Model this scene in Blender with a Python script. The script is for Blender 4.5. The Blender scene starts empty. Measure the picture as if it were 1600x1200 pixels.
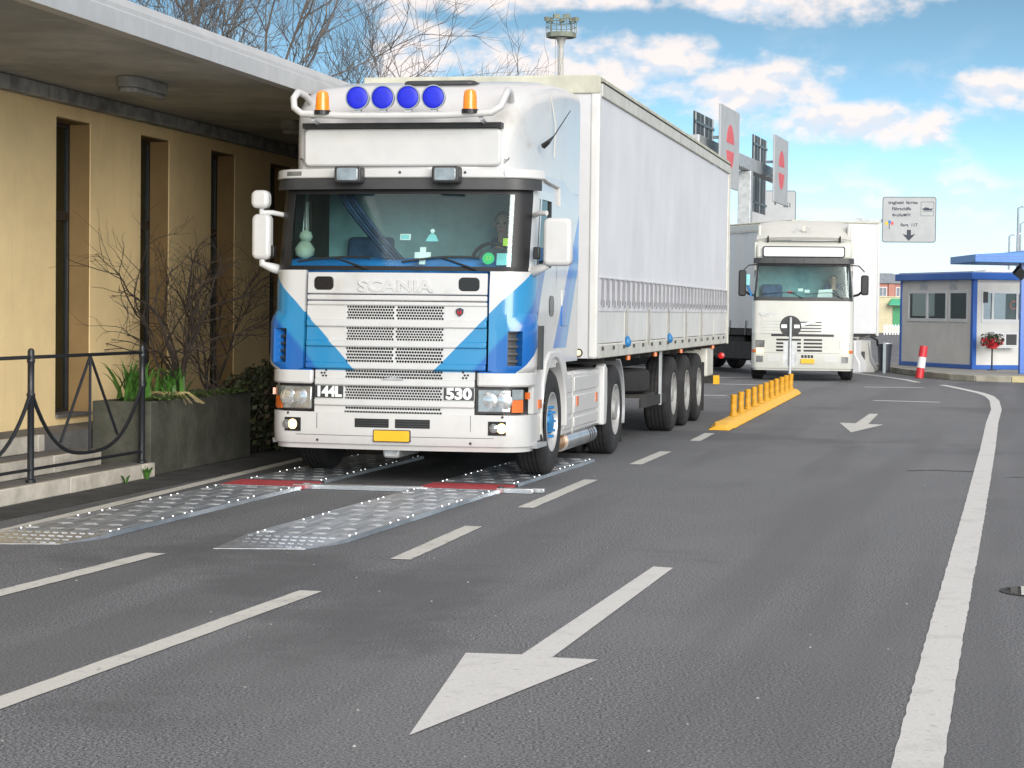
import bpy, bmesh, math, random
from mathutils import Vector, Matrix
R = math.radians
rnd = random.Random(11)
sc = bpy.context.scene
col = sc.collection

# ------------------------------------------------------------------ camera
PITCH, ROLL = math.atan(115.5/3300), 0.012
fw = Vector((0, math.cos(PITCH), -math.sin(PITCH)))
r0 = Vector((1, 0, 0)); u0 = r0.cross(fw)
rt = r0*math.cos(ROLL) + u0*math.sin(ROLL)
up = -r0*math.sin(ROLL) + u0*math.cos(ROLL)
cam = bpy.data.cameras.new('camera'); camo = bpy.data.objects.new('camera', cam); col.objects.link(camo)
mw = Matrix((rt, up, -fw)).transposed().to_4x4(); mw.translation = (0, 0, 1.6)
camo.matrix_world = mw
cam.sensor_width = 36; cam.lens = 36*3300/1600; cam.clip_end = 6000; cam.clip_start = .1
sc.camera = camo

# ------------------------------------------------------------------ sky
SUN_EL, SUN_AZ = R(16), R(163)      # azimuth clockwise from +Y (behind the camera, to the right)
w = bpy.data.worlds.new('World'); sc.world = w; w.use_nodes = True
wt = w.node_tree; wt.nodes.clear()
def wn(t, **k):
    n = wt.nodes.new(t)
    for a, b in k.items(): setattr(n, a, b)
    return n
def wl(a, b): wt.links.new(a, b)
class G:
    """tiny expression helper for math nodes in a tree"""
    def __init__(s, tree): s.t = tree
    def m(s, op, a, b=None, c=None, clamp=False):
        n = s.t.nodes.new('ShaderNodeMath'); n.operation = op; n.use_clamp = clamp
        for i, v in enumerate((a, b, c)):
            if v is None: continue
            if isinstance(v, (int, float)): n.inputs[i].default_value = v
            else: s.t.links.new(v, n.inputs[i])
        return n.outputs[0]
    def sstep(s, x, a, b):
        n = s.t.nodes.new('ShaderNodeMapRange'); n.interpolation_type = 'SMOOTHSTEP'
        s.t.links.new(x, n.inputs[0]); n.inputs[1].default_value = a; n.inputs[2].default_value = b
        return n.outputs[0]
    def mix(s, f, a, b):
        n = s.t.nodes.new('ShaderNodeMix'); n.data_type = 'RGBA'
        for i, v in ((0, f), (6, a), (7, b)):
            if isinstance(v, (int, float)): n.inputs[i].default_value = v
            elif isinstance(v, tuple): n.inputs[i].default_value = (*v[:3], 1)
            else: s.t.links.new(v, n.inputs[i])
        return n.outputs[2]
    def comb(s, x, y, z):
        n = s.t.nodes.new('ShaderNodeCombineXYZ')
        for i, v in enumerate((x, y, z)):
            if isinstance(v, (int, float)): n.inputs[i].default_value = v
            else: s.t.links.new(v, n.inputs[i])
        return n.outputs[0]
    def noise(s, vec, scale, detail=4, rough=.55, dist=0, dim='3D'):
        n = s.t.nodes.new('ShaderNodeTexNoise'); n.noise_dimensions = dim; s.t.links.new(vec, n.inputs['Vector'])
        n.inputs['Scale'].default_value = scale; n.inputs['Detail'].default_value = detail
        n.inputs['Roughness'].default_value = rough; n.inputs['Distortion'].default_value = dist
        return n.outputs[0]
g = G(wt)
tc = wn('ShaderNodeTexCoord'); sp = wn('ShaderNodeSeparateXYZ'); wl(tc.outputs['Generated'], sp.inputs[0])
X, Y, Z = sp.outputs
sky = wn('ShaderNodeTexSky'); sky.sky_type = 'NISHITA'; sky.sun_disc = False
sky.sun_elevation = SUN_EL; sky.sun_rotation = SUN_AZ; sky.air_density = 1.0; sky.dust_density = .3; sky.ozone_density = 2.0
wl(g.comb(X, Y, g.m('MULTIPLY', g.m('ADD', Z, .012), 5.0)), sky.inputs[0])      # clear maritime air: deep blue comes low
tint = wn('ShaderNodeMix', data_type='RGBA', blend_type='MULTIPLY'); tint.inputs[0].default_value = 1
wl(sky.outputs[0], tint.inputs[6]); tint.inputs[7].default_value = (1.34, 1.46, 1.18, 1)
az = g.m('MULTIPLY', g.m('ARCTAN2', X, Y), 3300.0)
el = g.m('MULTIPLY', g.m('ARCSINE', Z), 3300.0)
# cumulus banks (azimuth, elevation, half width, half height) in 1/3300 rad
banks = [(90, 372, 175, 62), (250, 395, 70, 40), (-150, 390, 90, 60), (375, 345, 135, 52), (540, 292, 175, 36), (748, 345, 85, 34),
         (420, 486, 215, 40), (-90, 488, 200, 36), (110, 492, 130, 30)]
wv = g.comb(g.m('MULTIPLY', az, .010), g.m('MULTIPLY', el, .016), 3.7)
nz = g.noise(wv, 1.35, 5, .55, dim='2D')
nz2 = g.noise(wv, .55, 1, .5, dim='2D')
P2 = g.comb(az, el, 0.0); near = None
for a, e, rx, ry in banks:
    v1 = wn('ShaderNodeVectorMath', operation='MULTIPLY_ADD'); wl(P2, v1.inputs[0]); v1.inputs[1].default_value = (1/rx, 1/ry, 0); v1.inputs[2].default_value = (-a/rx, -e/ry, 0)
    v2 = wn('ShaderNodeVectorMath', operation='LENGTH'); wl(v1.outputs[0], v2.inputs[0])
    near = v2.outputs['Value'] if near is None else g.m('MINIMUM', near, v2.outputs['Value'])
cover = g.m('MAXIMUM', g.m('SUBTRACT', 1.0, g.m('MULTIPLY', near, near)), -1.2)
dens = g.m('ADD', cover, g.m('MULTIPLY', g.m('SUBTRACT', nz, .5), 2.9))
bank = g.sstep(dens, -.40, 1.0)
# the same broken cloud continues over the rest of the dome
dome = g.noise(tc.outputs['Generated'], 3.2, 2, .58)
high = g.m('MULTIPLY', g.sstep(dome, .30, .50), g.sstep(Z, .15, .24))
wisp = g.m('MULTIPLY', g.m('MULTIPLY', g.sstep(nz2, .44, .7), g.sstep(nz, .36, .66)), g.m('MULTIPLY', g.sstep(el, 470, 250), .65))
cl = g.m('MAXIMUM', g.m('MAXIMUM', g.m('MULTIPLY', bank, .93), high), wisp)
# cloud colour: warm white tops, cooler lavender undersides
wv2 = g.comb(g.m('MULTIPLY', az, .010), g.m('MULTIPLY', g.m('ADD', el, 16.0), .016), 3.7)
nzu = g.noise(wv2, 1.35, 2, .55, dim='2D')
lit = g.sstep(g.m('SUBTRACT', nz, nzu), -.12, .06)
KC = 3.4
ccol = g.mix(lit, (.80*KC, .84*KC, .92*KC), (1.06*KC, .955*KC, .91*KC))
hz = g.m('MULTIPLY', g.sstep(el, 300, -10), .95)
base = g.mix(hz, tint.outputs[2], (.86*KC, .90*KC, .95*KC))
fin = g.mix(g.m('MULTIPLY', cl, g.m('SUBTRACT', 1.0, g.m('MULTIPLY', hz, .75))), base, ccol)
bg = wn('ShaderNodeBackground'); bg.inputs[1].default_value = .15
wl(fin, bg.inputs[0]); out = wn('ShaderNodeOutputWorld'); wl(bg.outputs[0], out.inputs[0])

# ------------------------------------------------------------------ sun (soft, through thin cloud) and exposure
sl = bpy.data.lights.new('sun', 'SUN'); sl.energy = 2.25; sl.angle = R(40); sl.color = (1, .965, .91)
so = bpy.data.objects.new('sun', sl); col.objects.link(so)
sd = Vector((math.sin(SUN_AZ)*math.cos(SUN_EL), math.cos(SUN_AZ)*math.cos(SUN_EL), math.sin(SUN_EL)))
so.rotation_euler = sd.to_track_quat('Z', 'Y').to_euler(); so.location = (20, -20, 30)
vs = sc.view_settings; vs.view_transform = 'Standard'; vs.look = 'None'; vs.gamma = 1; vs.exposure = 1.0; vs.use_curve_mapping = False

# ------------------------------------------------------------------ materials
MATS = {}
def mat(name, c, rough=.6, metal=0, var=.08, vs_=4., bump=0., bs=80., coat=0., emit=0., streak=0., spec=.5, dirt=0., dirtc=(.12, .10, .07)):
    m = bpy.data.materials.new(name); m.use_nodes = True; t = m.node_tree; b = t.nodes['Principled BSDF']; q = G(t)
    tcn = t.nodes.new('ShaderNodeTexCoord'); o = tcn.outputs['Object']
    cc = (*c, 1)
    b.inputs['Roughness'].default_value = rough; b.inputs['Metallic'].default_value = metal
    b.inputs['Specular IOR Level'].default_value = spec
    if coat: b.inputs['Coat Weight'].default_value = coat; b.inputs['Coat Roughness'].default_value = .08
    colr = cc[:3]
    if var:
        n = q.noise(o, vs_, 5, .6)
        colr = q.mix(q.sstep(n, .3, .7), tuple(x*(1-var) for x in c), tuple(min(1, x*(1+var)) for x in c))
    if streak:
        mp = t.nodes.new('ShaderNodeMapping'); t.links.new(o, mp.inputs[0]); mp.inputs['Scale'].default_value = (9, 9, .5)
        n2 = q.noise(mp.outputs[0], 1.6, 5, .6)
        colr = q.mix(q.m('MULTIPLY', q.sstep(n2, .52, .78), streak), colr, dirtc)
    if dirt:
        n3 = q.noise(o, 2.3, 7, .68)
        colr = q.mix(q.m('MULTIPLY', q.sstep(n3, .5, .74), dirt), colr, dirtc)
    if isinstance(colr, tuple): b.inputs['Base Color'].default_value = (*colr, 1)
    else: t.links.new(colr, b.inputs['Base Color'])
    if bump:
        n4 = q.noise(o, bs, 4, .6); bn = t.nodes.new('ShaderNodeBump'); bn.inputs['Strength'].default_value = bump; bn.inputs['Distance'].default_value = .02
        t.links.new(n4, bn.inputs['Height']); t.links.new(bn.outputs[0], b.inputs['Normal'])
    if emit:
        b.inputs['Emission Color'].default_value = cc; b.inputs['Emission Strength'].default_value = emit
    MATS[name] = m; return m
def glass(name, tintc=(.6, .7, .68), gl=1.0, rough=.01, floor=.0):
    m = bpy.data.materials.new(name); m.use_nodes = True; t = m.node_tree; t.nodes.clear()
    o = t.nodes.new('ShaderNodeOutputMaterial'); mx = t.nodes.new('ShaderNodeMixShader'); tr = t.nodes.new('ShaderNodeBsdfTransparent'); gs = t.nodes.new('ShaderNodeBsdfGlossy')
    fr = t.nodes.new('ShaderNodeFresnel'); fr.inputs[0].default_value = 1.5
    q = G(t); fac = q.m('ADD', q.m('MULTIPLY', fr.outputs[0], gl), floor, clamp=True)
    tr.inputs[0].default_value = (*tintc, 1); gs.inputs[1].default_value = rough; gs.inputs[0].default_value = (.86, 1, .98, 1)
    t.links.new(fac, mx.inputs[0]); t.links.new(tr.outputs[0], mx.inputs[1]); t.links.new(gs.outputs[0], mx.inputs[2]); t.links.new(mx.outputs[0], o.inputs[0])
    MATS[name] = m; return m
W = (.53, .53, .525)
mat('white', W, .34, coat=.3, var=.03, dirt=.22, dirtc=(.42, .39, .33), streak=.12)
mat('white_flat', (.52, .525, .54), .5, var=.03, streak=.10, dirtc=(.42, .42, .42))
mat('cream', (.51, .51, .47), .35, coat=.3, var=.03, dirt=.10, dirtc=(.4, .37, .28))
mat('curtain', (.63, .635, .66), .55, var=.05, vs_=.9, streak=.30, dirtc=(.50, .50, .53), dirt=.12)
mat('sideboard', (.60, .60, .58), .45, var=.06, vs_=2, streak=.25, dirtc=(.33, .31, .27), dirt=.2)
mat('railgrey', (.52, .51, .46), .5, var=.10, streak=.3, dirt=.25)
mat('roof_canvas', (.46, .455, .37), .7, var=.15, vs_=3, dirt=.35, dirtc=(.30, .30, .20))
mat('strap', (.55, .55, .57), .7, var=.1)
mat('strap_dark', (.20, .20, .215), .7, var=.1)
mat('black', (.012, .012, .013), .45, var=.2)
mat('black_gloss', (.015, .015, .016), .15, var=0)
mat('dark_plastic', (.035, .036, .038), .5, var=.15)
mat('interior', (.045, .052, .055), .8, var=.2)
mat('interior_grey', (.25, .44, .47), .85, var=.15)
mat('dash_blue', (.02, .24, .66), .6, var=.15)
mat('curtain_blue', (.05, .10, .20), .9, var=.3, vs_=9)
mat('chassis', (.022, .020, .018), .75, var=.4, vs_=6, dirt=.3, dirtc=(.07, .06, .05))
mat('tyre', (.015, .015, .016), .82, var=.25, vs_=8, bump=.15, bs=40, dirt=.2, dirtc=(.075, .07, .065))
mat('rim', (.50, .50, .50), .42, metal=.5, var=.12, dirt=.35, dirtc=(.16, .14, .12))
mat('rim_dull', (.32, .32, .31), .6, metal=.2, var=.2, dirt=.5, dirtc=(.10, .09, .08))
mat('hub_blue', (.02, .17, .40), .45, var=.2)
mat('steel', (.58, .59, .60), .32, metal=.9, var=.1)
mat('galv', (.46, .48, .49), .5, metal=.5, var=.15, vs_=7)
mat('alu', (.60, .63, .67), .33, metal=.85, var=.14, vs_=5, dirt=.35, dirtc=(.20, .20, .21), bump=.05, bs=30)
mat('alu_bright', (.86, .88, .90), .22, metal=.9, var=.05)
mat('red_strip', (.40, .05, .06), .6, var=.15, vs_=12, bump=.2, bs=200)
mat('amber', (.80, .22, .01), .2, var=.05, coat=.5, emit=.10)
mat('orange_lens', (.62, .13, .015), .25, var=.05, coat=.5)
mat('red_lens', (.55, .02, .02), .25, var=.05)
mat('blue_cap', (.005, .014, .52), .5, var=.10, vs_=14)
mat('lamp_glass', (.30, .31, .31), .16, metal=.55, var=.30, vs_=7, coat=.8)
mat('reflector', (.75, .76, .76), .18, metal=.8, var=.1)
mat('shaded_reveal', (.27, .17, .07), .9, var=.10, vs_=2, bump=.2, bs=90, streak=.2, dirtc=(.2, .13, .06))  # recess shade painted in: darker brown than the stucco around it
mat('glint_stud', (.54, .56, .58), .38, metal=.45, var=.35, vs_=2.7)  # paler than the deck: sky glint on the bumps put into the colour
mat('lamp_lit', (1, .66, .24), .3, emit=2.0, var=0)
mat('lamp_lit_far', (1, .60, .20), .3, emit=1.9, var=0)
mat('lamp_lit_soft', (1, .72, .36), .3, emit=.55, var=0)
mat('plate_yellow', (.72, .40, .015), .45, var=.06)
mat('copper', (.42, .22, .09), .4, metal=.6, var=.25)
mat('skin', (.50, .31, .23), .6, var=.06)
mat('shirt_dark', (.03, .035, .05), .85, var=.2)
mat('shirt_grey', (.16, .19, .22), .85, var=.2)
mat('hair', (.03, .022, .016), .7, var=.2)
mat('sticker_white', (.82, .85, .84), .5, var=0)
mat('sticker_green', (.03, .55, .20), .5, var=0)
mat('sticker_lime', (.45, .62, .04), .5, var=0)
mat('sticker_cyan', (.25, .60, .62), .5, var=.2)
mat('plush', (.50, .58, .46), .9, var=.3)
glass('windscreen', (.74, .88, .86), 1.1, .10, .045)
glass('sideglass', (.10, .13, .13), .8)
glass('teal_glass', (.55, .85, .76), .8)
glass('booth_glass', (.50, .56, .62), 1.3, .01, .03)
glass('dark_glass', (.16, .18, .17), 1.1)
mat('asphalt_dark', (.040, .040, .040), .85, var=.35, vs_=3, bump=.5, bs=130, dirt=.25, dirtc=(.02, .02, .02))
mat('concrete', (.30, .29, .26), .85, var=.18, vs_=2, bump=.25, bs=40, streak=.35, dirtc=(.14, .14, .12))
mat('concrete_moss', (.062, .062, .048), .9, var=.35, vs_=2.6, bump=.5, bs=25, dirt=.6, dirtc=(.035, .045, .018), streak=.35)
mat('travertine', (.50, .46, .39), .75, var=.15, vs_=6, bump=.2, bs=30, dirt=.45, dirtc=(.22, .18, .13))
mat('tread_stone', (.13, .125, .12), .8, var=.2, vs_=5, bump=.2, bs=50, dirt=.3)
mat('stucco', (.91, .69, .365), .9, var=.06, vs_=1.6, bump=.25, bs=90, streak=.28, dirtc=(.66, .48, .25), dirt=.10)
mat('soffit', (.36, .355, .325), .9, var=.20, vs_=1.2, bump=.3, bs=18, dirt=.45, dirtc=(.20, .19, .155))
mat('beam', (.28, .28, .265), .9, var=.35, vs_=4, bump=.3, bs=30, streak=.5, dirtc=(.05, .05, .05))
mat('fascia', (.44, .445, .445), .45, metal=.15, var=.06, streak=.3, dirtc=(.28, .28, .265))
mat('frame_dark', (.018, .018, .020), .4, var=.2)
mat('iron', (.012, .014, .018), .42, var=.2, bump=.1)
mat('lampbox', (.25, .245, .22), .7, var=.3, vs_=9, dirt=.6, dirtc=(.06, .06, .05))
mat('soil', (.05, .06, .025), .95, var=.5, vs_=12, bump=.8, bs=40)
mat('bark', (.034, .025, .019), .9, var=.3, vs_=12)
mat('bark_grey', (.105, .092, .082), .9, var=.25, vs_=3)
mat('blade', (.050, .135, .020), .5, var=.4, vs_=6)
mat('tie', (.30, .28, .24), .8, var=.2)
mat('straw', (.42, .33, .16), .8, var=.2)
mat('leaf_dark', (.030, .040, .014), .7, var=.6, vs_=9)
mat('leaf_brown', (.055, .040, .020), .8, var=.5, vs_=9)
mat('moss', (.06, .10, .02), .95, var=.5, vs_=14, bump=.8, bs=60)
mat('safety_yellow', (.80, .42, .008), .5, var=.10, vs_=6, dirt=.3, dirtc=(.38, .20, .02))
mat('safety_yellow_old', (.55, .27, .01), .6, var=.25, vs_=14, dirt=.4, dirtc=(.20, .12, .03))
mat('sign_back', (.028, .030, .032), .5, var=.15)
mat('sign_grey', (.38, .39, .40), .55, var=.06, vs_=2)
mat('sign_edge', (.10, .13, .14), .5, var=.1)
mat('sign_ink', (.03, .04, .06), .6, var=0)
mat('sign_red', (.62, .10, .11), .55, var=.1)
mat('booth_wall', (.62, .615, .59), .7, var=.05, vs_=2)
mat('booth_blue', (.012, .10, .42), .4, var=.08, coat=.2)
mat('canopy_blue', (.02, .16, .48), .4, var=.1)
mat('pvc', (.62, .63, .64), .4, var=.02)
mat('kerb_stone', (.34, .32, .26), .8, var=.18, vs_=3, dirt=.4, dirtc=(.16, .15, .12), bump=.2)
mat('kerb_yellow', (.45, .39, .22), .8, var=.2, vs_=3, dirt=.4, dirtc=(.2, .17, .1))
mat('red_paint', (.50, .02, .03), .5, var=.15)
mat('flower', (.55, .02, .04), .7, var=.3)
mat('salmon', (.42, .20, .16), .85, var=.08)
mat('slate', (.20, .22, .25), .8, var=.15)
mat('pale_wall', (.55, .49, .33), .85, var=.06)
mat('green_paint', (.02, .24, .09), .5, var=.1)
mat('green_roof', (.05, .38, .22), .5, var=.1)
mat('pole_grey', (.26, .30, .33), .5, var=.1)
mat('mast', (.42, .41, .38), .7, var=.08)
mat('mast_dark', (.17, .19, .15), .7, var=.2)
mat('bin_dark', (.03, .035, .05), .5, var=.2)
mat('barrier', (.42, .415, .39), .7, var=.12, vs_=3, dirt=.35, dirtc=(.35, .33, .28))
mat('tar', (.016, .016, .017), .7, var=.2)
mat('iron_grate', (.06, .055, .045), .7, var=.4, vs_=20)

def deck_mat():
    m = bpy.data.materials.new('deck'); m.use_nodes = True; t = m.node_tree; b = t.nodes['Principled BSDF']; q = G(t)
    o = t.nodes.new('ShaderNodeTexCoord').outputs['Object']; mp = t.nodes.new('ShaderNodeMapping'); t.links.new(o, mp.inputs[0]); mp.inputs['Scale'].default_value = (16, .9, 1)
    n = q.noise(mp.outputs[0], 1.0, 4, .6, dim='2D'); n2 = q.noise(o, 9, 5, .65)
    c = q.mix(q.sstep(n, .36, .64), (.25, .275, .305), (.42, .45, .49)); c = q.mix(q.m('MULTIPLY', q.sstep(n2, .52, .72), .5), c, (.15, .16, .165))
    t.links.new(c, b.inputs['Base Color']); b.inputs['Metallic'].default_value = .6; b.inputs['Roughness'].default_value = .4; MATS['deck'] = m
deck_mat()
# painted truck cab: white with two-tone blue bands, laid out on the panel's own unrolled surface (UV = distance round the cab, height)
def cab_paint():
    m = bpy.data.materials.new('cab_paint'); m.use_nodes = True; t = m.node_tree; b = t.nodes['Principled BSDF']; q = G(t)
    uv = t.nodes.new('ShaderNodeTexCoord'); s_ = t.nodes.new('ShaderNodeSeparateXYZ'); t.links.new(uv.outputs['UV'], s_.inputs[0])
    s = q.m('ABSOLUTE', s_.outputs[0]); z = s_.outputs[1]
    lin = lambda a, k, z0: q.m('ADD', a, q.m('MULTIPLY', q.m('SUBTRACT', z, z0), k))
    gt = lambda a, b_: q.m('GREATER_THAN', a, b_); lt = lambda a, b_: q.m('LESS_THAN', a, b_)
    def al(*xs):
        r = xs[0]
        for x in xs[1:]: r = q.m('MULTIPLY', r, x)
        return r
    s_in = lin(.377, .98, 1.04); s_out = lin(1.12, .82, 1.03)
    band1 = al(gt(s, s_in), lt(s, s_out), gt(z, 1.035), lt(z, 1.985))
    l2 = lin(2.37, .98, 1.29); r2 = q.m('MINIMUM', lin(3.02, .76, 1.28), lin(3.72, .18, 2.2))
    band2 = al(gt(s, l2), lt(s, r2), gt(z, 1.24), lt(z, 2.85))
    n = q.noise(uv.outputs['UV'], 1.7, 3, .5)
    mid = q.m('ADD', q.m('MULTIPLY', s_in, .52), q.m('MULTIPLY', s_out, .48))
    tone1 = q.mix(q.sstep(q.m('SUBTRACT', s, mid), -.03, .03), (.018, .205, .42), (.006, .105, .37))
    mid2 = q.m('ADD', q.m('MULTIPLY', l2, .5), q.m('MULTIPLY', r2, .5))
    tone2 = q.mix(q.sstep(q.m('SUBTRACT', s, mid2), -.1, .1), (.010, .14, .48), (.06, .24, .50))
    wht = q.mix(q.sstep(q.noise(uv.outputs['Object'], 2.5, 6, .65), .5, .8), (.53, .53, .525), (.42, .405, .38))
    c = q.mix(band1, wht, tone1); c = q.mix(band2, c, tone2)
    t.links.new(c, b.inputs['Base Color']); b.inputs['Roughness'].default_value = .3; b.inputs['Coat Weight'].default_value = .5; b.inputs['Coat Roughness'].default_value = .06
    MATS['cab_paint'] = m
cab_paint()

def road_mats():
    m = bpy.data.materials.new('asphalt'); m.use_nodes = True; t = m.node_tree; b = t.nodes['Principled BSDF']; q = G(t)
    o = t.nodes.new('ShaderNodeTexCoord').outputs['Object']
    mp = t.nodes.new('ShaderNodeMapping'); t.links.new(o, mp.inputs[0]); mp.inputs['Rotation'].default_value = (0, 0, R(13.4)); 
    mp2 = t.nodes.new('ShaderNodeMapping'); t.links.new(mp.outputs[0], mp2.inputs[0]); mp2.inputs['Scale'].default_value = (1.1, .07, 1)
    grain = q.noise(o, 78, 3, .85, dim='2D'); grit = q.noise(o, 34, 2, .7, dim='2D'); patch = q.noise(o, .55, 5, .62, dim='2D'); track = q.noise(mp2.outputs[0], 1.0, 3, .55, dim='2D'); stain = q.noise(o, .21, 6, .7, dim='2D')
    c = q.mix(q.sstep(grain, .385, .625), (.012, .0128, .0142), (.235, .242, .254))
    c = q.mix(q.m('MULTIPLY', q.sstep(grit, .56, .75), .35), c, (.045, .046, .05))
    c = q.mix(q.m('MULTIPLY', q.sstep(patch, .45, .66), .32), c, (.150, .151, .152))
    c = q.mix(q.m('MULTIPLY', q.sstep(track, .46, .66), .48), c, (.066, .068, .071))
    c = q.mix(q.m('MULTIPLY', q.sstep(stain, .55, .66), .5), c, (.050, .052, .055))
    # damp, dirtier asphalt beyond the right-hand edge line
    xyz = t.nodes.new('ShaderNodeSeparateXYZ'); t.links.new(o, xyz.inputs[0])
    rightof = q.m('SUBTRACT', xyz.outputs[0], q.m('ADD', q.m('MULTIPLY', xyz.outputs[1], .2389), -.20))
    dn = q.noise(mp2.outputs[0], 2.3, 5, .7, dim='2D')
    damp = q.m('MULTIPLY', q.sstep(rightof, .05, .45), q.sstep(dn, .30, .58))
    c = q.mix(q.m('MULTIPLY', damp, .72), c, (.030, .031, .033))
    t.links.new(c, b.inputs['Base Color'])
    t.links.new(q.m('SUBTRACT', .78, q.m('ADD', q.m('MULTIPLY', damp, .25), q.m('MULTIPLY', q.sstep(track, .5, .75), .10))), b.inputs['Roughness'])
    bn = t.nodes.new('ShaderNodeBump'); bn.inputs['Strength'].default_value = .22; bn.inputs['Distance'].default_value = .005
    t.links.new(q.m('ADD', grain, grit), bn.inputs['Height']); t.links.new(bn.outputs[0], b.inputs['Normal'])
    MATS['asphalt'] = m
    for nm, ca, wear in (('line_white', (.60, .595, .57), .40), ('line_old', (.56, .55, .505), .60)):
        m = bpy.data.materials.new(nm); m.use_nodes = True; t = m.node_tree; b = t.nodes['Principled BSDF']; q = G(t)
        o = t.nodes.new('ShaderNodeTexCoord').outputs['Object']
        g1 = q.noise(o, 95, 3, .75); g2 = q.noise(o, 3.0, 7, .7); g3 = q.noise(o, 22, 4, .6)
        c = q.mix(q.sstep(g1, .3, .7), tuple(x*.82 for x in ca), ca)
        c = q.mix(q.m('MULTIPLY', q.sstep(g2, .50, .75), wear), c, tuple(x*.42 for x in ca))
        c = q.mix(q.m('MULTIPLY', q.sstep(g3, .60, .70), wear), c, (.14, .14, .14))
        t.links.new(c, b.inputs['Base Color']); b.inputs['Roughness'].default_value = .7
        bn = t.nodes.new('ShaderNodeBump'); bn.inputs['Strength'].default_value = .3; bn.inputs['Distance'].default_value = .005
        t.links.new(g1, bn.inputs['Height']); t.links.new(bn.outputs[0], b.inputs['Normal'])
        MATS[nm] = m
road_mats()

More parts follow.
